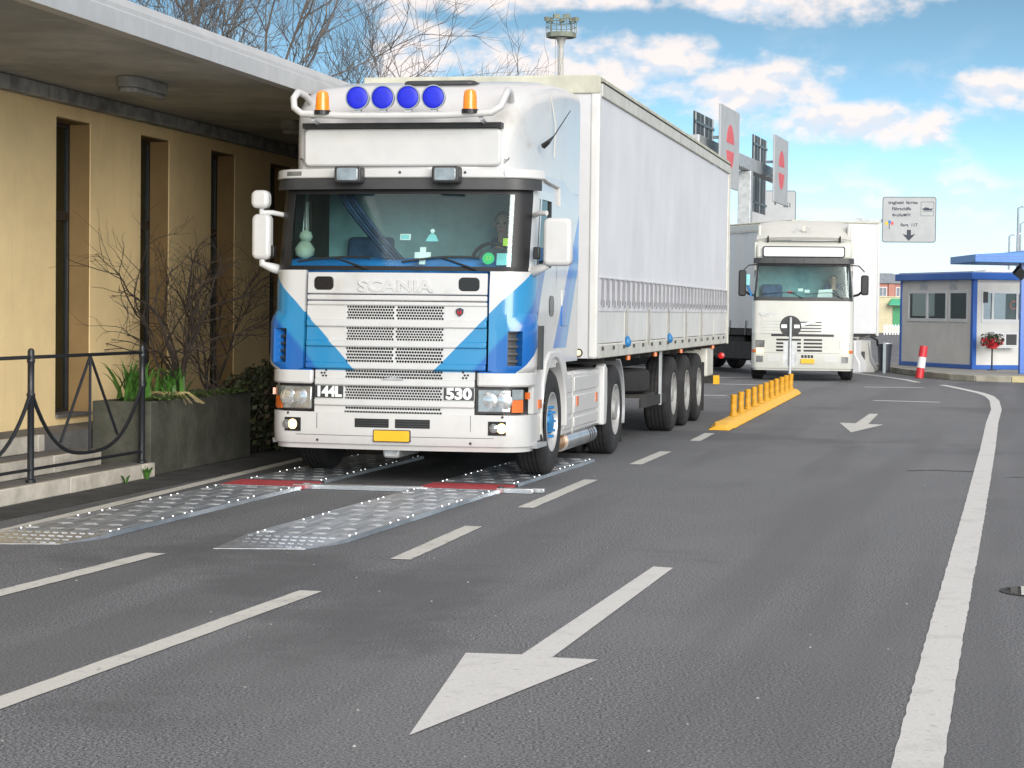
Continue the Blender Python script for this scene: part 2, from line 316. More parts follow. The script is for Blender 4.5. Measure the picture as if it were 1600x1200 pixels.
# ------------------------------------------------------------------ mesh helpers
class MB:
    def __init__(s): s.v = []; s.f = []; s.uv = []
    def add(s, vs_, fs, uvs=None):
        k = len(s.v); s.v += [tuple(p) for p in vs_]; s.f += [tuple(i+k for i in f) for f in fs]
        s.uv += list(uvs) if uvs else [(0, 0)]*len(vs_)
        return s
    def box(s, x0, x1, y0, y1, z0, z1):
        v = [(x0, y0, z0), (x1, y0, z0), (x1, y1, z0), (x0, y1, z0), (x0, y0, z1), (x1, y0, z1), (x1, y1, z1), (x0, y1, z1)]
        return s.add(v, [(0, 3, 2, 1), (4, 5, 6, 7), (0, 1, 5, 4), (1, 2, 6, 5), (2, 3, 7, 6), (3, 0, 4, 7)])
    def hexa(s, v): return s.add(v, [(0, 3, 2, 1), (4, 5, 6, 7), (0, 1, 5, 4), (1, 2, 6, 5), (2, 3, 7, 6), (3, 0, 4, 7)])
    def tube(s, pts, rad, n=6, caps=True):
        pts = [Vector(p) for p in pts]; m = len(pts)
        if isinstance(rad, (int, float)): rad = [rad]*m
        vs_ = []; fs = []; ref = None
        for i, p in enumerate(pts):
            d = (pts[min(i+1, m-1)]-pts[max(i-1, 0)])
            if d.length < 1e-9: d = Vector((0, 0, 1))
            d.normalize()
            if ref is None: ref = Vector((0, 0, 1)) if abs(d.z) < .9 else Vector((1, 0, 0))
            a = d.cross(ref)
            if a.length < 1e-6: a = d.cross(Vector((.3, 1, .2)))
            a.normalize(); b = a.cross(d); ref = b
            for k in range(n):
                th = 2*math.pi*(k+.5)/n; vs_.append(p+(a*math.cos(th)+b*math.sin(th))*rad[i])
        for i in range(m-1):
            for k in range(n): fs.append((i*n+k, i*n+(k+1) % n, (i+1)*n+(k+1) % n, (i+1)*n+k))
        if caps: fs += [tuple(range(n)), tuple((m-1)*n+k for k in reversed(range(n)))]
        return s.add(vs_, fs)
    def cyl(s, p0, p1, r, n=12, r1=None): return s.tube([p0, p1], [r, r if r1 is None else r1], n)
    def prism(s, poly, axis, a, b):
        """polygon (2D) extruded along axis: x -> (y,z), y -> (x,z), z -> (x,y)"""
        n = len(poly)
        mk = {'x': lambda p, t: (t, p[0], p[1]), 'y': lambda p, t: (p[0], t, p[1]), 'z': lambda p, t: (p[0], p[1], t)}[axis]
        return s.add([mk(p, a) for p in poly]+[mk(p, b) for p in poly], [tuple(range(n)), tuple(range(2*n-1, n-1, -1))]+[(i, (i+1) % n, n+(i+1) % n, n+i) for i in range(n)])
    def lathe(s, prof, axis='x', org=(0, 0, 0), n=32):
        """profile (along axis, radius)"""
        vs_ = []; fs = []; m = len(prof)
        for a, r in prof:
            for k in range(n):
                th = 2*math.pi*k/n; c, q = r*math.cos(th), r*math.sin(th)
                p = {'x': (a, c, q), 'y': (c, a, q), 'z': (c, q, a)}[axis]
                vs_.append((p[0]+org[0], p[1]+org[1], p[2]+org[2]))
        for i in range(m-1):
            for k in range(n): fs.append((i*n+k, i*n+(k+1) % n, (i+1)*n+(k+1) % n, (i+1)*n+k))
        return s.add(vs_, fs)
    def grid(s, fn, nu, nv, back=None):
        """fn(i/nu, j/nv) -> (point, uv). back: second function for the inner face of a shell"""
        P = [fn(i/nu, j/nv) for j in range(nv+1) for i in range(nu+1)]; w_ = nu+1
        fs = [(j*w_+i, j*w_+i+1, (j+1)*w_+i+1, (j+1)*w_+i) for j in range(nv) for i in range(nu)]
        vs_ = [p for p, _ in P]; uvs = [u for _, u in P]
        if back:
            k = len(vs_); Q = [back(i/nu, j/nv) for j in range(nv+1) for i in range(nu+1)]
            vs_ += [p for p, _ in Q]; uvs += [u for _, u in Q]
            fs += [tuple(k+i for i in reversed(f)) for f in list(fs)]
            rim = [i for i in range(w_)]+[j*w_+nu for j in range(1, nv+1)]+[nv*w_+i for i in range(nu-1, -1, -1)]+[j*w_ for j in range(nv-1, 0, -1)]
            for a in range(len(rim)):
                p, q = rim[a], rim[(a+1) % len(rim)]; fs.append((q, p, p+k, q+k))
        return s.add(vs_, fs, uvs)
    def mesh(s, name, m, smooth=None, recalc=True):
        me = bpy.data.meshes.new(name); me.from_pydata(s.v, [], s.f)
        if any(u != (0, 0) for u in s.uv):
            ul = me.uv_layers.new(name='UVMap')
            for l in me.loops: ul.data[l.index].uv = s.uv[l.vertex_index]
        if recalc:
            bm = bmesh.new(); bm.from_mesh(me); bmesh.ops.recalc_face_normals(bm, faces=bm.faces); bm.to_mesh(me); bm.free()
        me.materials.append(MATS[m])
        if smooth:
            for p in me.polygons: p.use_smooth = True
            me.set_sharp_from_angle(angle=R(smooth))
        me.update(); return me
    def build(s, name, m, parent=None, bevel=0, smooth=None, recalc=True, loc=None, seg=2):
        o = bpy.data.objects.new(name, s.mesh(name, m, smooth or (35 if bevel else None), recalc)); col.objects.link(o)
        if parent: o.parent = parent
        if loc: o.location = loc
        if bevel:
            b = o.modifiers.new('bevel', 'BEVEL'); b.width = bevel; b.segments = seg; b.limit_method = 'ANGLE'; b.angle_limit = R(40)
        return o
def tag(o, label, cat, group=None, kind=None):
    o['label'] = label; o['category'] = cat
    if group: o['group'] = group
    if kind: o['kind'] = kind
    return o
def empty(name, loc=(0, 0, 0), rz=0, parent=None):
    o = bpy.data.objects.new(name, None); col.objects.link(o); o.location = loc; o.rotation_euler = (0, 0, rz); o.empty_display_size = .3
    if parent: o.parent = parent
    return o
def thing(name, label, cat, loc=(0, 0, 0), rz=0, group=None): return tag(empty(name, loc, rz), label, cat, group)
def structure(o): o['kind'] = 'structure'; return o
def inst(o, parent, loc=None, rz=None, scale=None):
    c = o.copy(); col.objects.link(c); c.parent = parent
    if loc is not None: c.location = loc
    if rz is not None: c.rotation_euler = (0, 0, rz)
    if scale is not None: c.scale = scale
    return c
def copy_tree(o, parent=None, loc=None):
    c = o.copy(); col.objects.link(c); c.parent = parent
    if loc is not None: c.location = loc
    for ch in list(o.children): copy_tree(ch, c)
    return c
def rrect(x0, x1, z0, z1, r, n=4):
    P = []
    for cx, cz, a0 in ((x1-r, z1-r, 0), (x0+r, z1-r, 90), (x0+r, z0+r, 180), (x1-r, z0+r, 270)):
        for k in range(n+1):
            a = R(a0+90*k/n); P.append((cx+r*math.cos(a), cz+r*math.sin(a)))
    return P
def text(name, body, size, m, parent, loc, rot, extrude=.004, sx=1., bold=0., align='CENTER'):
    c = bpy.data.curves.new(name, 'FONT'); c.body = body; c.size = size; c.extrude = extrude; c.align_x = align; c.align_y = 'CENTER'; c.offset = bold; c.resolution_u = 3
    o = bpy.data.objects.new(name, c); col.objects.link(o)
    dg = bpy.context.evaluated_depsgraph_get(); me = bpy.data.meshes.new_from_object(o.evaluated_get(dg)); bpy.data.objects.remove(o); bpy.data.curves.remove(c)
    me.materials.clear(); me.materials.append(MATS[m])
    o = bpy.data.objects.new(name, me); col.objects.link(o); o.parent = parent; o.location = loc; o.rotation_euler = rot; o.scale = (sx, 1, 1)
    return o
# ================================================================== GROUND AND MARKINGS
ground = structure(MB().add([(-2500, -60, 0), (2500, -60, 0), (2500, 4500, 0), (-2500, 4500, 0)], [(0, 1, 2, 3)]).build('ground', 'asphalt'))
def strip(name, pts, wd, m, z=.004, jit=.0035, step=.10, ends=None):
    """painted strip along a polyline with slightly ragged edges"""
    P = [Vector((*p, 0)) for p in pts]; S = []
    for a, b in zip(P, P[1:]):
        n = max(1, min(140, int((b-a).length/step)))
        S += [a.lerp(b, k/n) for k in range(n)]
    S.append(P[-1]); vs_ = []; fs = []
    for i, p in enumerate(S):
        d = (S[min(i+1, len(S)-1)]-S[max(i-1, 0)]).normalized(); nn = Vector((d.y, -d.x, 0))
        for sg in (-1, 1): 
            q = p+nn*sg*(wd/2+rnd.uniform(-jit, jit)); vs_.append((q.x, q.y, z))
        if i: fs.append((2*i-2, 2*i-1, 2*i+1, 2*i))
    return MB().add(vs_, fs).build(name, m, ground)
strip('edge_line', [(1.10, 5.9), (1.445, 7.4), (2.145, 10.36), (3.78, 17.17), (5.765, 25.5), (7.2, 31.6), (8.27, 36.0), (9.1, 39.8), (9.50, 42.0), (9.68, 43.6), (9.76, 45.2), (9.82, 46.8), (9.86, 48.4)], .178, 'line_white')
strip('edge_line', [(9.62, 50.0), (9.68, 52.0), (9.60, 54.0), (9.30, 57.4), (8.8, 61.0)], .16, 'line_white')
strip('edge_line', [(-4.62, 9.4), (-3.58, 14.76), (-2.29, 21.82), (-.5, 31.0)], .13, 'line_old')
for a, b in (((-2.62, 6.2), (-1.12, 11.87)), ((-.70, 13.42), (-.27, 15.54)), ((.12, 17.05), (.76, 19.97)), ((1.30, 22.05), (1.77, 24.14)), ((2.28, 26.2), (2.62, 27.9))):
    strip('lane_dash', [a, b], .135, 'line_old')
strip('lane_dash', [(-3.20, 10.2), (-2.285, 13.6)], .135, 'line_old')
for a, b in (((4.9, 51.9), (5.95, 52.4)), ((4.5, 47.3), (6.0, 46.85)), ((3.5, 40.7), (4.15, 40.75)), ((7.75, 46.4), (9.05, 46.4)), ((6.72, 39.2), (7.86, 38.75))):
    strip('stop_bar', [a, b], .24, 'line_white')
def poly_mark(name, pts, m): return MB().add([(x, y, .004) for x, y in pts], [tuple(range(len(pts)))]).build(name, m, ground)
def arrow(tip, hl, hr, nl, nr, tl, tr_, m='line_white'): return poly_mark('direction_arrow', [tip, hr, nr, tr_, tl, nl, hl], m)
arrow((-.37, 7.86), (-.20, 9.78), (.41, 9.63), (.06, 9.75), (.20, 9.68), (.90, 13.2), (1.02, 13.14))
arrow((4.59, 28.5), (4.82, 31.0), (5.40, 30.6), (5.04, 30.9), (5.20, 30.75), (5.75, 33.9), (5.89, 33.9), 'line_old')
rgc = random.Random(77)
for (x, y), ang, L in (((3.0, 24), 2.6, 2.0), ((4.6, 27), .2, 2.2)):
    pts = [(x, y)]; a_ = ang
    for k in range(9): a_ += rgc.gauss(0, .45); pts.append((pts[-1][0]+math.cos(a_)*L/9, pts[-1][1]+math.sin(a_)*L/9)); a_ += (ang-a_)*.4
    strip('crack', pts, .006, 'tar', z=.0028, jit=.003, step=.05)
# tar seams, patches and a drain
for pts, wd in (([(4.05, 21.6), (4.35, 21.75), (4.75, 21.6)], .05), ([(4.9, 20.9), (5.3, 20.95)], .04), ([(8.6, 27.6), (10.4, 27.9)], .10),
                ):
    strip('tar_seam', pts, wd, 'tar', z=.003, jit=wd*.4, step=.06)
dg_ = empty('drain_cover', (3.08, 12.2, 0), R(-13)); tag(dg_, 'small rusty slotted drain cover in the asphalt right of the white edge line', 'drain cover')
MB().lathe([(.001, .235), (.006, .235), (.006, .20), (.002, .20), (.002, 0)], 'z', (0, 0, 0), 28).build('frame', 'tar', dg_)
bar0 = None
for k in range(6):
    x = -.15+.06*k; h = math.sqrt(.19**2-x*x)
    MB().box(x-.02, x+.02, -h, h, .003, .012).build('bar', 'line_old' if k in (1, 4) else 'iron_grate', dg_)
# grit and crumbs on the asphalt
crumb = MB()
for k in range(90):
    Yg = 7.5+rnd.random()**1.6*18; Xg = rnd.uniform(-.26, .26)*Yg+rnd.uniform(-.3, .3); s_ = rnd.uniform(.004, .010); a = rnd.random()*6
    crumb.add([(Xg+s_*math.cos(a+i*2.09), Yg+s_*math.sin(a+i*2.09), .001) for i in range(3)]+[(Xg, Yg, .001+s_*.7)], [(0, 1, 3), (1, 2, 3), (2, 0, 3)])
o = crumb.build('grit', 'beam'); tag(o, 'loose grit and crumbs scattered over the grey asphalt', 'grit', kind='stuff')

# ================================================================== YELLOW OFFICE BUILDING
BA = R(12.2); BO = (-4.68, 19.3, 0)
def bw(x, y, z=0):
    return Vector((BO[0]+x*math.cos(BA)+y*math.sin(BA), BO[1]-x*math.sin(BA)+y*math.cos(BA), z))
bld = thing('office_building', 'yellow stuccoed office building with narrow tall windows and a concrete canopy', 'building', BO, -BA)
Y0, Y1 = -6.0, 17.0
wins = [-.94+2.13*k for k in range(-2, 8)]; WW = .82; ZB, ZT = .50, 3.42
ys = [Y0]
for a in wins:
    if a > Y0 and a+WW < Y1: ys += [a, a+WW]
ys.append(Y1)
wall = MB()
for i in range(0, len(ys)-1, 2): wall.box(-.30, 0, ys[i], ys[i+1], 0, ZT)
wall.box(-.30, -.001, Y0, Y1, ZT, 3.7)
for i in range(1, len(ys)-1, 2): wall.box(-.30, 0, ys[i], ys[i+1], 0, ZB)
wall.build('wall', 'stucco', bld)
MB().box(-6, -.30, Y0, Y0+.3, 0, 3.7).box(-6, -.30, Y1-.3, Y1, 0, 3.7).box(-6, -5.7, Y0+.3, Y1-.3, 0, 3.7).build('outer_wall', 'stucco', bld)
MB().box(-5.6, -.9, Y0+.4, Y1-.4, .02, .48).build('floor', 'interior_grey', bld)
MB().box(-3.2, -3.1, Y0+.4, Y1-.4, .48, 3.6).build('partition', 'interior_grey', bld)
for i in range(1, len(ys)-1, 2):
    a, b = ys[i], ys[i+1]
    wf = MB().box(-.27, -.22, a, a+.05, ZB, ZT).box(-.27, -.22, b-.05, b, ZB, ZT).box(-.27, -.22, a+.05, b-.05, ZT-.06, ZT).box(-.27, -.22, a+.05, b-.05, ZB, ZB+.06).box(-.27, -.215, a+.05, b-.05, 2.44, 2.53).build('window', 'frame_dark', bld, bevel=.004)
    MB().box(-.252, -.244, a+.05, b-.05, ZB+.06, 2.44).build('pane', 'dark_glass', wf)
    MB().box(-.252, -.244, a+.05, b-.05, 2.53, ZT-.06).build('pane', 'dark_glass', wf)
    MB().box(-.22, .03, a+.003, b-.003, ZB, ZB+.03).build('sill', 'tread_stone', bld)
    MB().box(-.22, -.012, b-.012, b-.001, ZB+.03, ZT-.014).build('shaded_reveal', 'shaded_reveal', bld); MB().box(-.22, -.012, a+.001, b-.001, ZT-.013, ZT-.001).build('shaded_reveal', 'shaded_reveal', bld)
MB().box(.001, .14, Y0, Y1, 3.545, 3.675).build('beam', 'beam', bld, bevel=.01)
MB().box(-6.3, 2.28, Y0-.2, Y1, 3.68, 3.90).build('canopy_slab', 'soffit', bld)
# board-marked joints of the soffit and the metal fascia in lengths
yy = [Y0-.2, -4.35, -1.0, 2.35, 5.7, 9.05, 12.4, Y1]
for a, b in zip(yy, yy[1:]):
    f_ = MB().prism([(2.285, 3.655), (2.40, 3.655), (2.40, 3.80), (2.36, 3.825), (2.36, 3.86), (2.32, 3.93), (2.0, 3.96), (2.0, 3.91), (2.285, 3.905)], 'y', a+.004, b-.004)
    f_.build('fascia_panel', 'fascia', bld)
MB().box(-6.2, 1.98, Y0, Y1-.1, 3.905, 3.93).build('roof', 'concrete', bld)
# canopy lamps
def soffit_lamp(x, y, label):
    t = thing('soffit_lamp', label, 'lamp', bw(x, y, 3.68), -BA, 'lamps under the canopy')
    MB().prism(rrect(-.11, .11, -.44, .44, .10, 5), 'z', -.10, 0).build('housing', 'beam', t, bevel=.01)
    MB().prism(rrect(-.095, .095, -.41, .41, .09, 5), 'z', -.145, -.101).build('diffuser', 'lampbox', t, bevel=.012)
    return t
soffit_lamp(1.14, .55, 'grimy oblong lamp under the canopy, the nearer one, above the first window')
soffit_lamp(1.20, 5.05, 'oblong canopy lamp partly hidden behind the white truck cab')
# landing and steps
LX = [1.23, .90, .57]
st = thing('entrance_steps', 'three low travertine steps with dark treads before the yellow building', 'steps', BO, -BA)
H3 = [.135, .285, .435]
for k in range(3):
    x1 = LX[k]; x0 = LX[k+1] if k < 2 else .04; ye = [.72, .12, -.42][k] if k < 2 else -.30
    ye = (.70, .22, -.28)[k]
    ya = Y0
    n = 0; y_ = ya; 
    while y_ < ye-.01:
        b = min(y_+1.6+.13*k, ye)
        MB().box(x1-.05, x1, y_+.003, b-.003, 0 if k == 0 else H3[k-1]+.001, H3[k]).build('riser', 'travertine', st, bevel=.008)
        y_ = b
    MB().box(x0-.05 if k < 2 else .04, x1-.052, ya, ye, H3[k]-.05, H3[k]-.002).build('tread', 'tread_stone', st)
structure(MB().box(.035, .56, -.27, 4.8, .0, .432).build('landing', 'tread_stone')).parent = None
bpy.data.objects['landing'].location = BO; bpy.data.objects['landing'].rotation_euler = (0, 0, -BA)
# dark strip of asphalt along the steps
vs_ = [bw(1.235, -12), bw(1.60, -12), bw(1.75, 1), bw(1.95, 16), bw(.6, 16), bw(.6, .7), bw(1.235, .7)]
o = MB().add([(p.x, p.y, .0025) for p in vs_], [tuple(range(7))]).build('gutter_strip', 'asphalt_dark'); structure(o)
# weeds at the foot of the step
def weed(x, y, z, h, label, n=14):
    m_ = MB()
    for k in range(n):
        a = rnd.random()*6.28; l = h*rnd.uniform(.5, 1.); d = Vector((math.cos(a), math.sin(a), 0)); q = Vector((-d.y, d.x, 0))*.008
        p0 = Vector((0, 0, 0))+d*.01; p1 = d*l*.35+Vector((0, 0, l*.7)); p2 = d*l*.7+Vector((0, 0, l))
        m_.add([p0-q, p0+q, p1+q*1.6, p1-q*1.6, p2], [(0, 1, 2, 3), (3, 2, 4)])
    o = m_.build('weed', 'blade'); o.location = bw(x, y, z); tag(o, label, 'weed', 'weeds by the steps')
weed(1.27, .40, 0, .13, 'small green weed at the foot of the lowest step near the planter', 22)
weed(1.27, -.10, 0, .10, 'tiny green weed in the middle of the foot of the lowest step', 12)

# ------------------------------------------------------------------ iron railing on the lowest step
rl = thing('iron_railing', 'black wrought iron railing with hanging swag bars on the lowest step', 'railing', BO, -BA)
RX = 1.12; posts = [-4.14, -1.75, .64]
RZ = .135
def post(y): 
    return MB().lathe([(RZ, .042), (RZ+.02, .042), (RZ+.03, .028), (RZ+.70, .028), (RZ+.71, .036), (RZ+.73, .036), (RZ+.74, .028), (RZ+.98, .028), (RZ+.99, .034), (RZ+1.01, .034), (RZ+1.02, .028), (RZ+1.08, .028), (RZ+1.10, .018), (RZ+1.105, 0)], 'z', (RX, y, 0), 14).build('post', 'iron', rl, smooth=40)
for y in posts: post(y)
for a, b in zip(posts, posts[1:]):
    m_ = (a+b)/2; L = b-a
    MB().cyl((RX, a, RZ+1.03), (RX, b, RZ+1.03), .016, 8).build('top_rail', 'iron', rl)
    MB().cyl((RX, a, RZ+.105), (RX, b, RZ+.105), .014, 8).build('bottom_rail', 'iron', rl)
    sw = []
    for k in range(25):
        u = -1+2*k/24; sw.append((RX+.002, m_+u*(L/2-.01), RZ+.175+.50*abs(u)**3.0+.06*u*u))
    MB().tube(sw, .017, 8).build('swag_bar', 'iron', rl, smooth=50)
    MB().cyl((RX, m_, RZ+.185), (RX, m_, RZ+1.02), .013, 8).build('centre_bar', 'iron', rl)
    for sg in (-1, 1):
        MB().cyl((RX, m_+sg*.01, RZ+1.01), (RX, m_+sg*.61, RZ+.30), .013, 8).build('diagonal_bar', 'iron', rl)

# ------------------------------------------------------------------ planter with shrubs
PX0, PX1, PY0, PY1, PZ = .58, 1.17, .735, 3.55, .70
pl = thing('concrete_planter', 'mossy grey concrete planter box between the steps and the truck', 'planter', BO, -BA)
MB().box(PX1-.12, PX1, PY0, PY1, 0, PZ).build('front_wall', 'concrete_moss', pl, bevel=.012)
MB().box(PX0, PX1-.122, PY0, PY0+.12, 0, PZ-.002).build('end_wall', 'concrete_moss', pl, bevel=.012)
MB().box(PX0, PX1-.122, PY1-.12, PY1, 0, PZ-.002).build('end_wall', 'concrete_moss', pl, bevel=.012)
MB().box(PX0, PX0+.1, PY0+.122, PY1-.122, .44, PZ-.004).build('rear_wall', 'concrete_moss', pl)
def soilf(u, v):
    x = PX0+.1+u*(PX1-.12-PX0-.1); y = PY0+.12+v*(PY1-PY0-.24)
    return (x, y, PZ-.05+.08*math.sin(u*math.pi)+rnd.uniform(-.015, .02)), (0, 0)
MB().grid(soilf, 10, 36).build('soil', 'soil', pl)
mm = MB()
for k in range(520):
    y = rnd.uniform(PY0+.15, PY1-.1); x = PX1-.06+rnd.gauss(0, .05); s_ = rnd.uniform(.015, .04); zz = PZ+.002+max(0, rnd.gauss(.01, .012))
    a = rnd.random()*6
    mm.add([(x+s_*math.cos(a), y+s_*math.sin(a), zz), (x-s_*math.sin(a), y+s_*math.cos(a), zz+.02), (x-s_*math.cos(a), y-s_*math.sin(a), zz), (x+s_*math.sin(a), y-s_*math.cos(a), zz+.012)], [(0, 1, 2, 3)])
o = mm.build('moss', 'moss', pl); o['kind'] = 'stuff'
def blades(name, x, y, n, h, spread, label, lean=(0, 0)):
    m_ = MB()
    for k in range(n):
        a = rnd.random()*6.283; l = h*rnd.uniform(.55, 1.05); out = rnd.uniform(.12, .62)*spread
        d = Vector((math.cos(a)+lean[0], math.sin(a)+lean[1], 0)); b0 = Vector((rnd.gauss(0, .06), rnd.gauss(0, .10), 0)); q = Vector((-math.sin(a), math.cos(a), 0))*rnd.uniform(.012, .022)
        rows = []
        for i, u in enumerate((0, .3, .6, .85)):
            c = b0+d*l*out*(u**1.6)+Vector((0, 0, l*(u-.28*out*u**3)))
            wd = (1, 1.15, .8, .4)[i]; rows += [c-q*wd, c+q*wd+Vector((0, 0, .004))]
        tip = b0+d*l*out*1.05+Vector((0, 0, l*(1-.30*out)))
        m_.add(rows+[tip], [(0, 1, 3, 2), (2, 3, 5, 4), (4, 5, 7, 6), (6, 7, 8)])
    o = m_.build(name, 'blade'); o.location = bw(x, y, PZ-.03); tag(o, label, 'plant', 'spiky plants in the planter')
blades('spiky_plant', .86, 1.0, 70, .46, 1.0, 'bright green sword-leaved plant at the near end of the planter')
blades('spiky_plant', .88, 1.95, 60, .40, 1.25, 'lower leaning sword-leaved plant behind the right railing post')
sm = MB()
for k in range(26):
    a = rnd.random()*6.28; l = rnd.uniform(.15, .42)
    sm.tube([(0, 0, .0), (math.cos(a)*l*.5, math.sin(a)*l*.5, .05), (math.cos(a)*l, math.sin(a)*l, -.06 if math.cos(a) > .3 else .02)], [.004, .003, .002], 3)
o = sm.build('dry_grass', 'straw'); o.location = bw(1.03, 1.62, PZ+.01); tag(o, 'tuft of dry straw hanging over the planter edge', 'dry grass')

def grow(mb, p, d, L, r, lvl, rg, droop=0., twist=.35, kids=(4, 5), taper=.45, up_=.1, segs=5, out=None, rmin=.0022):
    pts = [p.copy()]; q = p.copy(); dd = d.normalized(); rr = [r]
    for i in range(segs):
        dd = (dd+Vector((rg.gauss(0, twist), rg.gauss(0, twist), rg.gauss(0, twist)+up_-droop*i*.1))*.42).normalized()
        q = q+dd*L/segs; pts.append(q.copy()); rr.append(r*(1-(1-taper)*(i+1)/segs))
    (out if (out is not None and lvl <= 1) else mb).tube(pts, rr, 5 if r > .02 else (4 if r > .008 else 3), caps=False)
    if lvl <= 0: return
    n = rg.randint(*kids)
    for k in range(n):
        t = rg.uniform(.25, 1.0) if k else 1.0
        f = t*segs; i = min(int(f), segs-1); c = pts[i].lerp(pts[i+1], f-i); ax = (pts[i+1]-pts[i]).normalized()
        a = Vector((rg.gauss(0, 1), rg.gauss(0, 1), rg.gauss(0, .6))); a = (a-ax*a.dot(ax)).normalized()
        ang = rg.uniform(.35, .95); nd = ax*math.cos(ang)+a*math.sin(ang)
        grow(mb, c, nd, L*rg.uniform(.45, .75), max(r*rg.uniform(.42, .62), rmin), lvl-1, rg, droop, twist, kids, taper, up_, segs, out, rmin)
def shrub(x, y, stems, label, seed, h=1.6, th=.022, droop=0., lvl=3, kids=(3, 5)):
    rg = random.Random(seed); t = thing('bare_shrub', label, 'shrub', bw(x, y, PZ-.05), 0, 'bare shrubs in the planter')
    main = MB(); tw = MB()
    for dx, dy, dz, L, r in stems: grow(main, Vector((rg.gauss(0, .05), rg.gauss(0, .05), 0)), Vector((dx, dy, dz)), L, r, lvl, rg, droop, .38, kids, .5, .10, 5, tw)
    main.build('stem', 'bark', t, smooth=60); o = tw.build('twigs', 'bark', t); o['kind'] = 'stuff'
shrub(.85, 2.2, [(-.3, .3, 1, 1.0, .020), (.3, .5, .9, 1.0, .018), (-.2, -.5, .8, .9, .016), (-.1, -.1, 1, .95, .040), (-.45, -.75, .95, 1.15, .022), (.1, .55, 1, 1.0, .024), (.35, -.2, 1, .85, .018), (-.1, .9, .8, .9, .018), (.2, -.9, .6, .8, .013)], 'tangled bare shrub with a dark arching stem in the middle of the planter', 5, lvl=3, kids=(3, 4), droop=.5)
shrub(.80, 3.30, [(.1, .5, 1, 1.0, .014), (-.2, .2, 1, 1.05, .014), (0, .15, 1, .95, .014), (-.1, -.35, 1, .85, .014), (.15, .5, 1, .9, .014), (.2, -.1, 1, .8, .012), (-.2, .7, .9, .8, .012), (.1, -.7, .9, .7, .012), (.3, .3, 1, .8, .012)], 'upright twiggy bare shrub at the far end of the planter', 8, lvl=3, kids=(3, 4))
# dense low hedge past the planter
hd = thing('ivy_hedge', 'dark scruffy ivy hedge on the ground between planter and truck', 'hedge', bw(.98, 4.55, 0), -BA)
rg = random.Random(3)
for nm, mt_, n in (('foliage', 'leaf_dark', 5200), ('dead_foliage', 'leaf_brown', 1500)):
    lf = MB()
    for k in range(n):
        u, v, w_ = rg.gauss(0, 1), rg.gauss(0, 1), rg.gauss(0, 1); l = math.sqrt(u*u+v*v+w_*w_); rr = rg.uniform(.55, 1.06)
        x = u/l*rr*.42; y = v/l*rr*1.15; z = .48+w_/l*rr*.46*(1+.12*math.sin(y*5))
        if z < .0: z = rg.uniform(.0, .2)
        s_ = rg.uniform(.018, .040); A = Vector((rg.gauss(0, 1), rg.gauss(0, 1), rg.gauss(0, 1))).normalized(); B = A.orthogonal().normalized()*s_; C_ = A.cross(B)*.75; P = Vector((x, y, z))
        lf.add([P-B, P+C_, P+B, P-C_], [(0, 1, 2, 3)])
    o = lf.build(nm, mt_, hd); o['kind'] = 'stuff'
br = MB()
for k in range(60):
    a = rg.random()*6.28; y = rg.uniform(-.9, .9); br.tube([(0, y, 0), (.2*math.cos(a), y+.15*math.sin(a), .45), (.38*math.cos(a), y+.3*math.sin(a), .8)], [.012, .008, .003], 4)
br.build('branches', 'bark', hd)

# ------------------------------------------------------------------ bare trees behind the building
def tree(x, y, h, seed, label, trunk_r=.15, lean=(0, 0), lvl=5, twist=.28, kids=(3, 5), L0=.42):
    rg = random.Random(seed); t = thing('bare_tree', label, 'tree', (x, y, 0), 0, 'bare trees behind the building')
    main = MB(); tw = MB()
    pts = [Vector((lean[0]*k*h*.09, lean[1]*k*h*.09, h*.09*k)) for k in range(5)]
    main.tube(pts, [trunk_r*(1-.1*k) for k in range(5)], 8)
    for k in range(5):
        a = k*1.25+rg.random(); d = Vector((math.cos(a)*.42, math.sin(a)*.42, 1)); grow(main, pts[-1-(k % 2)], d, h*L0*rg.uniform(.8, 1.15), trunk_r*.40, lvl-1, rg, 0, twist, kids, .4, .14, 5, tw, .0048)
    main.build('trunk', 'bark_grey', t, smooth=60); o = tw.build('crown', 'bark_grey', t); o['kind'] = 'stuff'
tree(-5.1, 38, 9.8, 21, 'tallest bare tree with upright limbs above the canopy edge', .10, lvl=4, kids=(5, 6))
tree(-6.9, 40, 9.2, 4, 'bare tree leaning over the roof at the left of the group', .09, lvl=4, kids=(5, 6))
tree(-3.1, 39, 7.0, 33, 'low twiggy bare tree just left of the truck roof lamps', .07, lvl=4, kids=(5, 7))
tree(-1.9, 41, 6.6, 35, 'thin bare tree rising right behind the truck roof', .06, lvl=4, kids=(4, 6))
# ================================================================== WHEELS (shared meshes)
def lerp_tab(tab, z):
    if z <= tab[0][0]: return tab[0][1]
    for (a, p), (b, q) in zip(tab, tab[1:]):
        if z <= b: return p+(q-p)*(z-a)/(b-a)
    return tab[-1][1]
def tyre_mesh(Rr=.5, wd=.30):
    p = [(.025, .285), (.008, .30), (0, .345), (0, .385), (.004, .40), (.002, .43), (.012, .465), (.035, .492)]
    p = [(a, r*Rr/.5) for a, r in p]
    tr = []; n = 5
    for k in range(n):
        a = .05+(wd-.10)*k/n; b = .05+(wd-.10)*(k+1)/n
        tr += [(a+.006, Rr), (b-.006, Rr), (b-.004, Rr-.012), (b+.004, Rr-.012)]
    tr = tr[:-2]
    prof = p+tr+[(wd-a, r) for a, r in reversed(p)]
    return MB().lathe(prof, 'x', (0, 0, 0), 44).mesh('tyre', 'tyre', 40)
TYRE = tyre_mesh(); TYRE_T = tyre_mesh(.5, .36)
